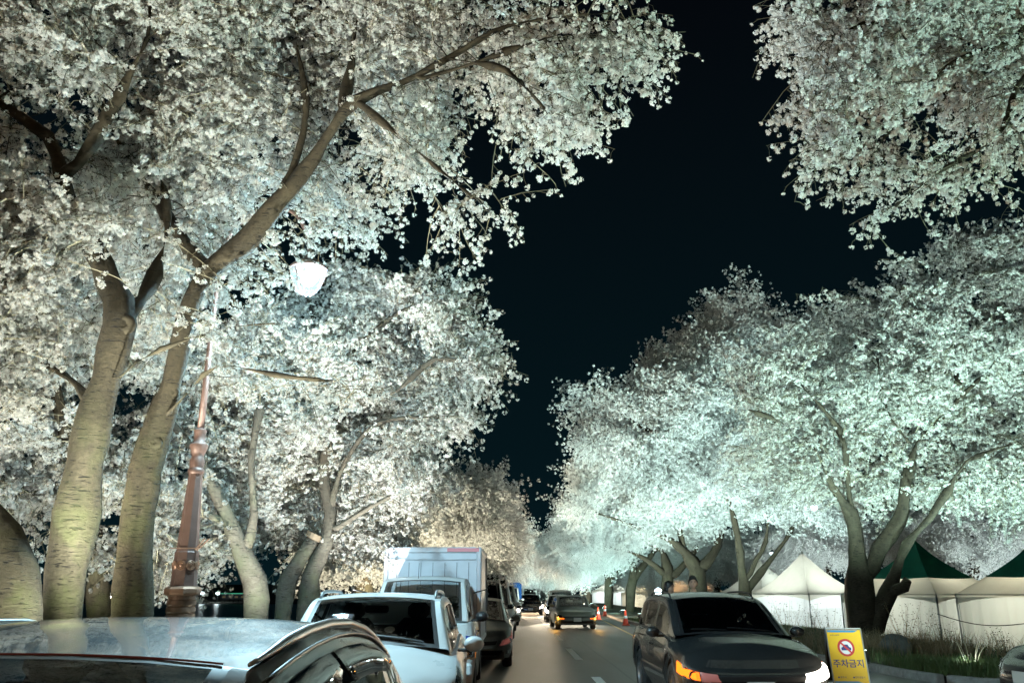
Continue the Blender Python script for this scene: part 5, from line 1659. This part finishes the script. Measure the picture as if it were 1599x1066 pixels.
# ------------------------------------------------------------------ people
def skin_figure(name, joints, edges, mats, parent, sub=2):
    me = bpy.data.meshes.new(name)
    me.from_pydata([j[0] for j in joints], edges, [])
    me.materials.append(mats)
    o = bpy.data.objects.new(name, me); COL.objects.link(o)
    o.parent = parent
    md = o.modifiers.new('skin', 'SKIN')
    for i, j in enumerate(joints):
        me.skin_vertices[0].data[i].radius = (j[1], j[2] if len(j) > 2 else j[1])
    me.skin_vertices[0].data[0].use_root = True
    md.use_smooth_shade = True
    s_ = o.modifiers.new('sub', 'SUBSURF'); s_.levels = sub; s_.render_levels = sub
    return o


def person(label, loc, rz, h, jacket, shirt, trousers, hair, long_hair=False, phone=False):
    r = thing('person', label, 'person', loc, rz)
    k = h / 1.75
    V = lambda x, y, z: (x * k, y * k, z * k)
    # body in one surface (faces -Y)
    J = [(V(0, 0, .95), .15 * k, .11 * k), (V(0, .01, 1.15), .145 * k, .10 * k), (V(0, .01, 1.33), .16 * k, .105 * k), (V(0, .01, 1.43), .10 * k, .08 * k), (V(0, 0, 1.50), .055 * k), (V(0, -.015, 1.555), .055 * k),
         (V(.16, .01, 1.40), .062 * k), (V(.235, .02, 1.15), .05 * k), (V(.20, -.16, 1.02), .036 * k), (V(.17, -.23, 1.05), .034 * k),
         (V(-.16, .01, 1.40), .062 * k), (V(-.235, .02, 1.15), .05 * k), (V(-.21, -.14, .98), .036 * k), (V(-.18, -.22, 1.0), .034 * k),
         (V(.09, 0, .86), .095 * k), (V(.10, -.01, .50), .062 * k), (V(.10, .02, .10), .042 * k), (V(.11, -.12, .05), .04 * k),
         (V(-.09, 0, .86), .095 * k), (V(-.10, -.01, .50), .062 * k), (V(-.10, .02, .10), .042 * k), (V(-.11, -.12, .05), .04 * k)]
    Ed = [(0, 1), (1, 2), (2, 3), (3, 4), (4, 5), (2, 6), (6, 7), (7, 8), (8, 9), (2, 10), (10, 11), (11, 12), (12, 13), (0, 14), (14, 15), (15, 16), (16, 17), (0, 18), (18, 19), (19, 20), (20, 21)]
    skin_figure('body', J, Ed, M['skin'], r)
    JJ = [(V(0, .005, .88), .19 * k, .145 * k), (V(0, .01, 1.12), .175 * k, .13 * k), (V(0, .01, 1.34), .185 * k, .13 * k), (V(0, .012, 1.425), .12 * k, .10 * k), (V(.17, .01, 1.39), .082 * k), (V(.24, .02, 1.15), .068 * k), (V(.205, -.15, 1.02), .052 * k),
          (V(-.17, .01, 1.39), .082 * k), (V(-.24, .02, 1.15), .068 * k), (V(-.215, -.13, .985), .052 * k)]
    skin_figure('jacket', JJ, [(0, 1), (1, 2), (2, 3), (2, 4), (4, 5), (5, 6), (2, 7), (7, 8), (8, 9)], M[jacket], r)
    MB().grid([[V(-.055 - .02 * (1 - i / 6), -.118 - .012 * math.sin(i), .95 + .5 * i / 6), V(0, -.152 + .02 * (i / 6), .95 + .5 * i / 6), V(.055 + .02 * (1 - i / 6), -.118, .95 + .5 * i / 6)] for i in range(7)]).build('shirt_front', M[shirt], r, smooth=True)
    JT = [(V(0, 0, .92), .165 * k, .12 * k), (V(.09, 0, .84), .105 * k), (V(.10, -.01, .50), .078 * k), (V(.10, .02, .10), .062 * k), (V(-.09, 0, .84), .105 * k), (V(-.10, -.01, .50), .078 * k), (V(-.10, .02, .10), .062 * k)]
    skin_figure('trousers', JT, [(0, 1), (1, 2), (2, 3), (0, 4), (4, 5), (5, 6)], M[trousers], r)
    for sx_ in (-1, 1):
        MB().box(V(sx_ * .11, -.06, .045), (.095 * k, .27 * k, .08 * k), bev=.035).build('shoe', M['black_cloth'], r, smooth=True)
        hd = V(sx_ * .175, -.235 if sx_ > 0 else -.225, 1.06 if sx_ > 0 else 1.01)
        hand = MB()
        hand.box(hd, (.035 * k, .075 * k, .075 * k), bev=.014)
        for q in range(4):
            z_ = hd[2] + (.03 - q * .02) * k
            hand.tube([(hd[0], hd[1] - .03 * k, z_), (hd[0] - sx_ * .012 * k, hd[1] - .065 * k, z_), (hd[0] - sx_ * .035 * k, hd[1] - .075 * k + .006 * q * k, z_)], [.0095 * k, .0085 * k, .007 * k], 6)
        hand.tube([(hd[0], hd[1], hd[2] + .035 * k), (hd[0] - sx_ * .02 * k, hd[1] - .035 * k, hd[2] + .055 * k)], [.011 * k, .008 * k], 6)
        hand.build('hand', M['skin'], r, smooth=True)
    # head: swept ellipsoid with brow, nose, chin, ears
    rows = []; hc = Vector(V(0, -.02, 1.645)); n = 20
    for i in range(17):
        ph = PI * i / 16; row = []
        for j in range(n):
            th = 2 * PI * j / n
            x = .076 * math.sin(ph) * math.sin(th); y = -.097 * math.sin(ph) * math.cos(th); z = .118 * math.cos(ph)
            fw = max(0, math.cos(th)) ** 3 * math.sin(ph)
            if z < -.03: x *= 1 - (-.03 - z) * 3.2; y *= 1 - max(0, (-.03 - z)) * 1.2
            y -= fw * .006 * math.exp(-((z + .085) / .02) ** 2)
            if abs(z - .005) < .02: y += fw * .008 * math.exp(-((abs(th if th < PI else th - 2 * PI) - .38) / .2) ** 2) * 1.3
            row.append(hc + Vector((x, y, z)) * k)
        rows.append(row)
    h_ = MB(); h_.grid(rows, closed=True)
    h_.add([hc + Vector(v) * k for v in ((0, -.094, .015), (.016, -.094, -.032), (-.016, -.094, -.032), (0, -.122, -.026))], [(0, 3, 1), (0, 2, 3), (1, 3, 2)])
    for sx_ in (-1, 1): h_.box(hc + Vector((sx_ * .078, .005, -.005)) * k, (.014 * k, .035 * k, .06 * k), bev=.006)
    hd = h_.build('head', M['skin'], r, smooth=True, angle=60)
    for sx_ in (-1, 1):
        MB().box(hc + Vector((sx_ * .030, -.092, .008)) * k, (.024 * k, .006 * k, .009 * k), bev=.002).build('eye', M['hair'], hd)
        MB().box(hc + Vector((sx_ * .031, -.093, .030)) * k, (.034 * k, .008 * k, .006 * k), bev=.002).build('eyebrow', M['hair'], hd)
    MB().box(hc + Vector((0, -.093, -.056)) * k, (.042 * k, .008 * k, .010 * k), bev=.003).build('mouth', M['pink_cloth'], hd)
    rows = []
    for i in range(13):
        ph = PI * .60 * i / 12; row = []
        for j in range(n):
            th = 2 * PI * j / n; front = max(0, math.cos(th))
            lim = 1.0 - front * .42
            p_ = ph * lim; rr = 1.09 + .03 * math.sin(j * 2.3 + i)
            x = .080 * math.sin(p_) * math.sin(th) * rr; y = -.100 * math.sin(p_) * math.cos(th) * rr; z = .124 * math.cos(p_) * rr
            if long_hair and i > 9 and front < .3: z -= (i - 9) * .045; x *= 1.12
            row.append(hc + Vector((x, y, z)) * k)
        rows.append(row)
    MB().grid(rows, closed=True).build('hair', M[hair], r, smooth=True)
    return r


person('dark-haired man in an open denim jacket looking down, behind the dark suv', (3.42, 16.6, 0), math.radians(-8), 1.84, 'denim', 'black_cloth', 'black_cloth', 'hair')
person('woman with long dark hair left of the man in denim, behind the dark suv', (2.90, 16.4, 0), math.radians(50), 1.74, 'black_cloth', 'pink_cloth', 'black_cloth', 'hair', long_hair=True)


# ------------------------------------------------------------------ cones, sign
def cone(label, x, y):
    r = thing('traffic_cone', label, 'traffic cone', (x, y, 0), 0, 'red traffic cones along the right kerb')
    MB().box((0, 0, .02), (.38, .38, .04), bev=.012).build('base', M['cone_red'], r)
    MB().lathe([(.15, .04), (.145, .06), (.035, .70), (.02, .72), (0, .72)], 18).build('cone_body', M['cone_red'], r, smooth=True, angle=40)
    MB().lathe([(.1015, .33), (.080, .455)], 18).build('reflective_band', M['cone_white'], r, smooth=True)


cone('red traffic cone with white band, nearest the dark suv', P(977, 970, 43.5).x, 43.5)
cone('red traffic cone beside the boxy grey saloon, farther off', P(934, 962, 53).x, 53)
cone('small red traffic cone between the two larger ones', P(946, 962, 60).x, 60.5)

sg = thing('a_frame_sign', 'yellow folding no-parking sign with red ring and dark blue Korean lettering', 'sign', (P(1322, 1040, 14.6).x, 14.6, 0), math.radians(-7))
Wd, Hb, HT = .56, .10, .98
tl = math.radians(13)
for sgn, nm in ((-1, 'front_leg'), (1, 'rear_leg')):
    f = MB()
    for x in (-Wd / 2, Wd / 2):
        f.tube([(x, sgn * .27, .005), (x, sgn * .012, HT)], .013, 6)
    f.tube([(-Wd / 2, sgn * .012, HT), (Wd / 2, sgn * .012, HT)], .013, 6)
    f.tube([(-Wd / 2, sgn * .235, .14), (Wd / 2, sgn * .235, .14)], .011, 6)
    f.build(nm, M['steel'], sg)


def sp(x, t_, off=.0):  # point on front board: x across, t_ 0 bottom..1 top
    z = .15 + (.96 - .15) * t_
    y = -(.27 - (.258) * (z / HT))
    return Vector((x, y - .010 - off, z - off * .25))


def board(sgn, mat_, nm):
    a, b_, c_, d_ = sp(-Wd / 2 + .012, 0), sp(Wd / 2 - .012, 0), sp(Wd / 2 - .012, 1), sp(-Wd / 2 + .012, 1)
    vs = [a, b_, c_, d_] + [v + Vector((0, .008, .002)) for v in (a, b_, c_, d_)]
    vs = [Vector((v.x, v.y * -sgn, v.z)) for v in vs]
    MB().add(vs, [(0, 1, 2, 3), (7, 6, 5, 4), (0, 4, 5, 1), (1, 5, 6, 2), (2, 6, 7, 3), (3, 7, 4, 0)]).build(nm, mat_, sg)


board(-1, M['yellow_sheet'], 'front_board')
board(1, M['black_trim'], 'rear_board')
HB = .81


def flat(pts, off, mat_, nm, kind=None):
    MB().add([sp(x, y, off) for x, y in pts], [tuple(range(len(pts)))]).build(nm, mat_, sg)


flat([(-.262, .955), (.16, .955), (.22, .985), (.22, .995), (-.262, .995)], .003, M['sign_blue'], 'blue_bar')
flat([(-.262, .012), (-.262, .045), (.10, .045), (.20, .012)], .003, M['sign_blue'], 'blue_bar')
# red ring with a plain white disc and red bar
cx_, cy_ = 0.0, .665
circ = lambda r, n=32: [(cx_ + r * math.cos(2 * PI * i / n), cy_ + r / HB * math.sin(2 * PI * i / n)) for i in range(n)]
flat(circ(.135), .003, M['sign_red'], 'red_disc')
flat(circ(.100), .005, M['sign_white'], 'white_disc')
# plain vehicle silhouette under the bar
flat([(-.075, cy_ - .05), (.075, cy_ - .05), (.078, cy_ + .0), (.05, cy_ + .012), (.03, cy_ + .06), (-.035, cy_ + .06), (-.055, cy_ + .012), (-.078, cy_ + .0)], .0065, M['sign_ink'], 'vehicle_mark')
a_ = math.radians(-45)
flat([(.105 * math.cos(a_ + PI) - .011, cy_ - .105 * math.sin(a_) / HB - .012), (.105 * math.cos(a_ + PI) + .011, cy_ - .105 * math.sin(a_) / HB + .012), (.105 * math.cos(a_) + .011, cy_ + .105 * math.sin(a_) / HB + .012), (.105 * math.cos(a_) - .011, cy_ + .105 * math.sin(a_) / HB - .012)], .008, M['sign_red'], 'prohibition_bar')


def text_on(s_, size, x, t_, nm, bold=.0):
    cu = bpy.data.curves.new(nm, 'FONT'); cu.body = s_; cu.size = size; cu.align_x = 'CENTER'; cu.align_y = 'CENTER'; cu.extrude = .0008; cu.offset = bold
    o = bpy.data.objects.new(nm, cu); COL.objects.link(o)
    o.parent = sg
    p = sp(x, t_, .004); up = (sp(0, 1) - sp(0, 0)).normalized(); rt = Vector((1, 0, 0)); nn = rt.cross(up)
    Mx = Matrix((rt, up, nn)).transposed().to_4x4(); Mx.translation = p
    bpy.context.view_layer.update()
    me = bpy.data.meshes.new_from_object(o.evaluated_get(bpy.context.evaluated_depsgraph_get()))
    bpy.data.objects.remove(o)
    if len(me.vertices) == 0: return None
    me.materials.clear(); me.materials.append(M['sign_ink'])
    q = bpy.data.objects.new(nm, me); COL.objects.link(q); q.parent = sg; q.matrix_local = Mx
    return q


tx = text_on('\uc8fc\ucc28\uae08\uc9c0', .135, 0, .36, 'lettering', .0022)
text_on('\uacbd\uc8fc\uc2dc', .036, -.12, .115, 'small_lettering')
text_on('\uacbd\uc8fc\uacbd\ucc30\uc11c', .036, .14, .115, 'small_lettering')
text_on('\uc548\uc804\ud55c \uad50\ud1b5\ubb38\ud654', .022, -.15, .90, 'small_lettering')
for x in (-.19, .045):
    flat([(x + .014 * math.cos(i * PI / 4), .115 + .014 / HB * math.sin(i * PI / 4)) for i in range(8)], .003, M['sign_ink'], 'emblem')

# ------------------------------------------------------------------ marquee tents
def tent(label, cx, cy, rot, roof, green=False, half=2.5, wall='tent_wall', group='marquee tents beyond the right verge', eave=2.2, rise=2.45, walls=(1, 1, 1, 1), glow=0, gcol=(.9, 1, 1)):
    g = ground_z(cx, cy)
    r = thing('marquee_tent', label, 'tent', (cx, cy, g), rot, group)
    n = 14; m_ = 14
    roofm = MB(); top = MB()
    for sd in range(4):
        R4 = Matrix.Rotation(sd * PI / 2, 3, 'Z')
        rows = []
        for i in range(n + 1):
            t_ = i / n                      # 0 eave .. 1 peak
            w = half * (1 - t_) + .03 * t_
            sag = (t_ * .80 + .20 * t_ ** 5) if green else t_ ** 1.45
            row = []
            for j in range(m_ + 1):
                s_ = -1 + 2 * j / m_
                z = eave + rise * sag + .05 * math.sin(PI * t_) * math.cos(s_ * PI / 2) * -1
                row.append(R4 @ Vector((s_ * w, -w, z)))
            rows.append(row)
        kg = 5
        if green:
            roofm.grid(rows[:kg + 1]); top.grid(rows[kg:])
        else:
            roofm.grid(rows)
        # scalloped valance
        va = []
        for k in range(3):
            va.append([R4 @ Vector((-half - .01 + (2 * half + .02) * j / 20, -half - .012, eave - (.42 - .30 * math.sin(PI * j / 20) ** .7) * k / 2)) for j in range(21)])
        roofm.grid(va)
    roofm.build('canopy', M['tent_white'], r, smooth=True, angle=40)
    if green: top.build('green_cap', M['tent_green'], r, smooth=True, angle=40)
    MB().lathe([(.07, 0), (.05, .12), (.0, .2)], 8, (0, 0, eave + rise - .06)).build('finial', M['tent_green'] if green else M['tent_white'], r, smooth=True)
    for sx_ in (-1, 1):
        for sy_ in (-1, 1):
            MB().tube([(sx_ * half, sy_ * half, 0), (sx_ * half, sy_ * half, eave)], .035, 8).build('pole', M['steel'], r, smooth=True)
    f = MB()
    for sd in range(4):
        R4 = Matrix.Rotation(sd * PI / 2, 3, 'Z')
        f.tube([R4 @ Vector((-half, -half + .03, eave - .03)), R4 @ Vector((half, -half + .03, eave - .03))], .025, 6)
        f.tube([R4 @ Vector((-half, -half, eave)), R4 @ Vector((0, 0, eave + .6))], .02, 6)
    f.tube([(0, 0, eave + .6), (0, 0, eave + rise)], .03, 6)
    f.build('frame', M['steel'], r)
    for sd in range(4):
        if not walls[sd]: continue
        R4 = Matrix.Rotation(sd * PI / 2, 3, 'Z'); rg = random.Random(sd + int(cx * 10)); rows = []
        ph = rg.uniform(0, 6)
        for j in range(61):
            s_ = -half + .03 + (2 * half - .06) * j / 60
            fold = .035 * math.sin(j * .9 + ph) + .02 * math.sin(j * 2.3 + ph * 2)
            hgt = eave - .12 if walls[sd] == 1 else walls[sd] * eave
            rows.append([R4 @ Vector((s_, -half + .06 + fold * (1 - z * .6), hgt * z)) for z in (0, .3, .6, .85, 1)])
        MB().grid(rows).build('side_wall', M[wall], r, smooth=True)
    if glow:
        MB().tube([(-.6, 0, eave + .25), (.6, 0, eave + .25)], .025, 8).build('tube_lamp', M['lamp_glow'], r)
        lamp_light('tent_light', 'POINT', (0, 0, eave - .1), glow, gcol, r, size=.3)
    return r


m_ = bpy.data.materials.new('tent_wall'); nt, N, L = nodes_of(m_); N.remove(N['Principled BSDF'])
d = N.new('ShaderNodeBsdfDiffuse'); tr = N.new('ShaderNodeBsdfTranslucent'); mx = N.new('ShaderNodeMixShader'); mx.inputs[0].default_value = .45
for q in (d, tr): q.inputs[0].default_value = (.62, .64, .62, 1)
L.new(d.outputs[0], mx.inputs[1]); L.new(tr.outputs[0], mx.inputs[2]); L.new(mx.outputs[0], N['Material Output'].inputs[0])
M['tent_wall'] = m_
# canvas roofs let some of the inside light through as well
m_ = M['tent_white']; nt = m_.node_tree; N, L = nt.nodes, nt.links
tr = N.new('ShaderNodeBsdfTranslucent'); tr.inputs[0].default_value = (.62, .6, .5, 1); mx = N.new('ShaderNodeMixShader'); mx.inputs[0].default_value = .3
L.new(N['Principled BSDF'].outputs[0], mx.inputs[1]); L.new(tr.outputs[0], mx.inputs[2]); L.new(mx.outputs[0], N['Material Output'].inputs[0])

rt = math.radians(-16 + 45)
tent('green-capped white tent just right of the great forked tree', 19.0, 40.5, rt, 0, True, glow=400, gcol=(1, .95, .8))
tent('green-capped white tent cut off by the right edge', 22.3, 36.2, rt, 0, True, glow=460, gcol=(1, .93, .75))
tent('white peaked tent left of the great forked tree, brightly lit inside', 18.3, 54.5, rt, 0, False, glow=1100, gcol=(.9, 1, 1), walls=(.62, 1, 1, .55))
tent('smaller-looking white tent behind the brightly lit one', 19.0, 66.5, rt, 0, False, glow=260)
tent('far tent glowing orange behind the tree trunks', 16.2, 80, rt, 0, False, glow=420, gcol=(1, .55, .28))
tent('far pale tent seen through the trunks left of the woman', 15.5, 98, rt, 0, False, glow=700, gcol=(1, .85, .6))
tent('farthest pale tent at the end of the right verge', 14.5, 125, rt, 0, False, glow=900, gcol=(.9, 1, 1))
tent('white tent half hidden by the great trunk', 23.5, 50.2, rt, 0, False, glow=900, walls=(.7, 1, 1, .7))

# cable sagging between the green tents
a, b_ = P(1462, 958, 36.5), P(1605, 972, 33)
MB().tube([a.lerp(b_, i / 12) + Vector((0, -.1, -.25 * math.sin(PI * i / 12))) for i in range(13)], .018, 5).build('cable', M['black_trim'])
tag(bpy.data.objects['cable'], 'dark cable sagging across the white wall of the green-capped tents', 'cable')

# ------------------------------------------------------------------ ground cover on the right verge
def blades(name, mat_, n, xr, yr, hgt, seed, label, clump=None, lean=.35, wid=.008, cat='grass'):
    rg = random.Random(seed); mb = MB()
    for _ in range(n):
        if clump:
            c_ = rg.choice(clump); x = rg.gauss(c_[0], c_[2]); y = rg.gauss(c_[1], c_[2])
        else:
            y = rg.uniform(*yr); x = interp(KR, y) + .25 + rg.random() ** 1.2 * (xr[1] - xr[0])
        if x < interp(KR, y) + .18: continue
        z = ground_z(x, y) - .01; h = rg.uniform(*hgt); a = rg.uniform(0, 6.28); w = wid * rg.uniform(.6, 1.4)
        dx, dy = math.cos(a), math.sin(a); l = lean * h * rg.uniform(.2, 1.3)
        px, py = -dy * w, dx * w
        mb.add([(x - px, y - py, z), (x + px, y + py, z), (x + px * .7 + dx * l * .35, y + py * .7 + dy * l * .35, z + h * .6), (x - px * .7 + dx * l * .35, y - py * .7 + dy * l * .35, z + h * .6), (x + dx * l, y + dy * l, z + h * (1 - .25 * (l / h)))],
               [(0, 1, 2, 3), (3, 2, 4)])
    o = mb.build(name, mat_, kind='stuff')
    o['label'] = label; o['category'] = cat
    return o


blades('grass', M['grass'], 26000, (0, 6), (13, 50), (.05, .16), 1, 'short green grass on the verge behind the kerb')
blades('tall_grass', M['dry_grass'], 4200, None, None, (.2, .75), 2, 'dry brown tall grass round the great forked tree', [(P(1240, 985, 21).x, 21, .9), (P(1290, 985, 22).x, 21.6, .7), (P(1200, 975, 26).x, 26, 1.1), (P(1390, 1000, 21).x, 21.4, .5), (P(1420, 1000, 21).x, 21, .7), (P(1480, 1010, 21).x, 21, .8)], wid=.006, lean=.8)
blades('green_tufts', M['grass'], 5200, None, None, (.08, .30), 3, 'lush green tufts by the kerb at the right', [(P(1400, 1040, 17).x + .3, 17.6, .45), (P(1450, 1040, 16.5).x, 17.2, .6), (P(1520, 1040, 16.5).x, 17, .7), (P(1590, 1040, 16.5).x, 17, .8), (P(1360, 1010, 20).x, 20.3, .5)], wid=.009)


def weed(px, d, h, seed, label, n=9):
    x = P(px, 985, d).x; rg = random.Random(seed)
    r = thing('weed_shrub', label, 'shrub', (x, d, ground_z(x, d)), 0, 'leafy weeds in front of the tents')
    st = MB(); lf = MB()
    for k in range(n):
        a = rg.uniform(0, 6.28); l = rg.uniform(.1, .45) * h; hh = h * rg.uniform(.55, 1)
        pts = [Vector((0.02 * math.cos(a), .02 * math.sin(a), 0)).lerp(Vector((l * math.cos(a), l * math.sin(a), hh)), q / 5) + Vector((rg.gauss(0, .012), rg.gauss(0, .012), 0)) for q in range(6)]
        st.tube(pts, [.007 - .001 * q for q in range(6)], 4)
        for q in range(2, 6):
            for _ in range(5):
                c_ = pts[q] + Vector((rg.gauss(0, .05), rg.gauss(0, .05), rg.gauss(0, .05))); a2 = rg.uniform(0, 6.28); s_ = rg.uniform(.015, .035)
                u_ = Vector((math.cos(a2), math.sin(a2), rg.uniform(-.5, .5))) * s_; v_ = Vector((-math.sin(a2), math.cos(a2), rg.uniform(-.4, .4))) * s_ * .5
                lf.add([c_ - u_, c_ + v_, c_ + u_, c_ - v_], [(0, 1, 2, 3)])
    st.build('stems', M['dry_grass'], r, kind='stuff'); lf.build('leaves', M['shrub_leaf'], r, kind='stuff')


for i, (px, d, h, lb) in enumerate([(1205, 24, 1.15, 'brown weed shrub just right of the dark suv roof'), (1232, 25, 1.3, 'tall brown weed under the brightly lit tent'), (1262, 23.5, 1.2, 'bushy weed under the tent corner pole'), (1292, 23, 1.25, 'weed shrub touching the left of the great trunk'),
                                    (1410, 22, 1.2, 'weed shrub on the right side of the great trunk'), (1440, 22.5, 1.15, 'reddish weed in front of the green-capped tent wall'), (1475, 22, .9, 'low weed below the green-capped tent pole'), (1565, 19, .7, 'low leafy shrub near the right edge')]):
    weed(px, d, h, 40 + i, lb, 12)

# boulder behind the sign
p = P(1398, 1018, 20.6); rg = random.Random(8)
mb = MB(); rows = []
for i in range(9):
    ph = PI * i / 8
    rows.append([Vector((.40 * math.sin(ph) * math.cos(th) * (1 + .13 * math.sin(th * 3 + i)), .32 * math.sin(ph) * math.sin(th), .33 * math.cos(ph) * (1 + .1 * math.cos(th * 2)))) for th in [2 * PI * j / 16 for j in range(16)]])
mb.grid(rows, closed=True)
o = mb.build('boulder', M['stone'], smooth=True, angle=35); bumpy(o, .08, 3, 4); o.location = (p.x, 20.6, .28)
tag(o, 'grey boulder in the weeds behind the yellow sign', 'boulder')

# glass-fibre glints: ground spotlight with drooping lit reeds near the right edge
x = P(1512, 1030, 17.2).x
r = thing('ground_spotlight', 'small ground spotlight with bright drooping reeds near the right edge', 'spotlight', (x, 17.2, ground_z(x, 17.2)))
MB().lathe([(.09, 0), (.10, .06), (.085, .09), (.0, .09)], 14).build('housing', M['grey_metal'], r, smooth=True)
MB().lathe([(.07, .092), (0, .10)], 14).build('lens', M['flood_glow'], r)
lamp_light('spotlight_beam', 'POINT', (0, -.02, .24), 7, (.85, 1, .95), r, size=.06)
rg = random.Random(3)
for k in range(9):
    a = rg.uniform(-2.6, .4); h = rg.uniform(.3, .6); l = rg.uniform(.2, .6)
    pts = [Vector((.1 * math.cos(a) + l * math.cos(a) * q / 7, .1 * math.sin(a) + l * .4 * math.sin(a) * q / 7, h * math.sin(PI * .72 * q / 7))) for q in range(8)]
    MB().tube(pts, [.008 - .0008 * q for q in range(8)], 5).build('reed', M['pale_reed'], r, smooth=True)

# ------------------------------------------------------------------ far shore
r = thing('shore_railing', 'long low railing on the far lake shore', 'railing', (-200, 287, -1.72)); 
mb = MB(); mb.box((0, 0, .55), (360, .08, .08)); mb.box((0, 0, 1.05), (360, .08, .08)); mb.build('rails', M['railing_paint'], r)
mb = MB()
for i in range(240): mb.box((-180 + i * 1.5, 0, .5), (.12, .12, 1.1))
mb.build('posts', M['railing_paint'], r, kind='stuff')


def shore_lamp(px, py, col, s_, label, power=50):
    p = P(px, py, 292); g = -1.6
    q = thing('shore_lamp', label, 'street lamp', (p.x, 292, g), 0, 'lamps on the far lake shore')
    MB().tube([(0, 0, 0), (0, 0, p.z - g)], .09, 6).build('pole', M['grey_metal'], q)
    MB().lathe([(.05, .5), (.5 * s_, .35), (.6 * s_, 0), (.3 * s_, -.3), (0, -.35)], 8, (0, 0, p.z - g)).build('globe', M[col], q)
    lamp_light('lamp_light', 'POINT', (0, -1.2, p.z - g - .3), power, (1, .95, .85), q, size=.3)


shore_lamp(316, 926, 'lamp_glow', 1, 'shore lamp seen right of the copper lamp post, first of two')
shore_lamp(340, 926, 'lamp_glow', 1, 'shore lamp seen left of the grey leaning trunk')
shore_lamp(235, 937, 'lamp_glow', 1.3, 'shore lamp seen between the second trunk and the copper post')
shore_lamp(172, 932, 'head_glow', .8, 'faint shore lamp between the two leaning trunks')
shore_lamp(45, 944, 'lamp_glow', .9, 'shore lamp by the mossy cut-off trunk')
p = P(364, 928, 305)
r = thing('shore_building', 'low far building on the shore with a green lit eave', 'building', (p.x, 308, -.8))
MB().box((0, 0, .9), (9, 5, 1.8)).build('wall', M['railing_paint'], r)
MB().box((0, -.2, 1.9), (9.6, 5.6, .2)).build('roof', M['grey_metal'], r)
MB().box((0, -2.9, 2.1), (9, .2, .22)).build('lit_eave', M['green_glow'], r)
for i in range(4): MB().box((-3.3 + i * 2.2, -2.55, .95), (1.0, .1, .6)).build('window', M['dim_window'], r)
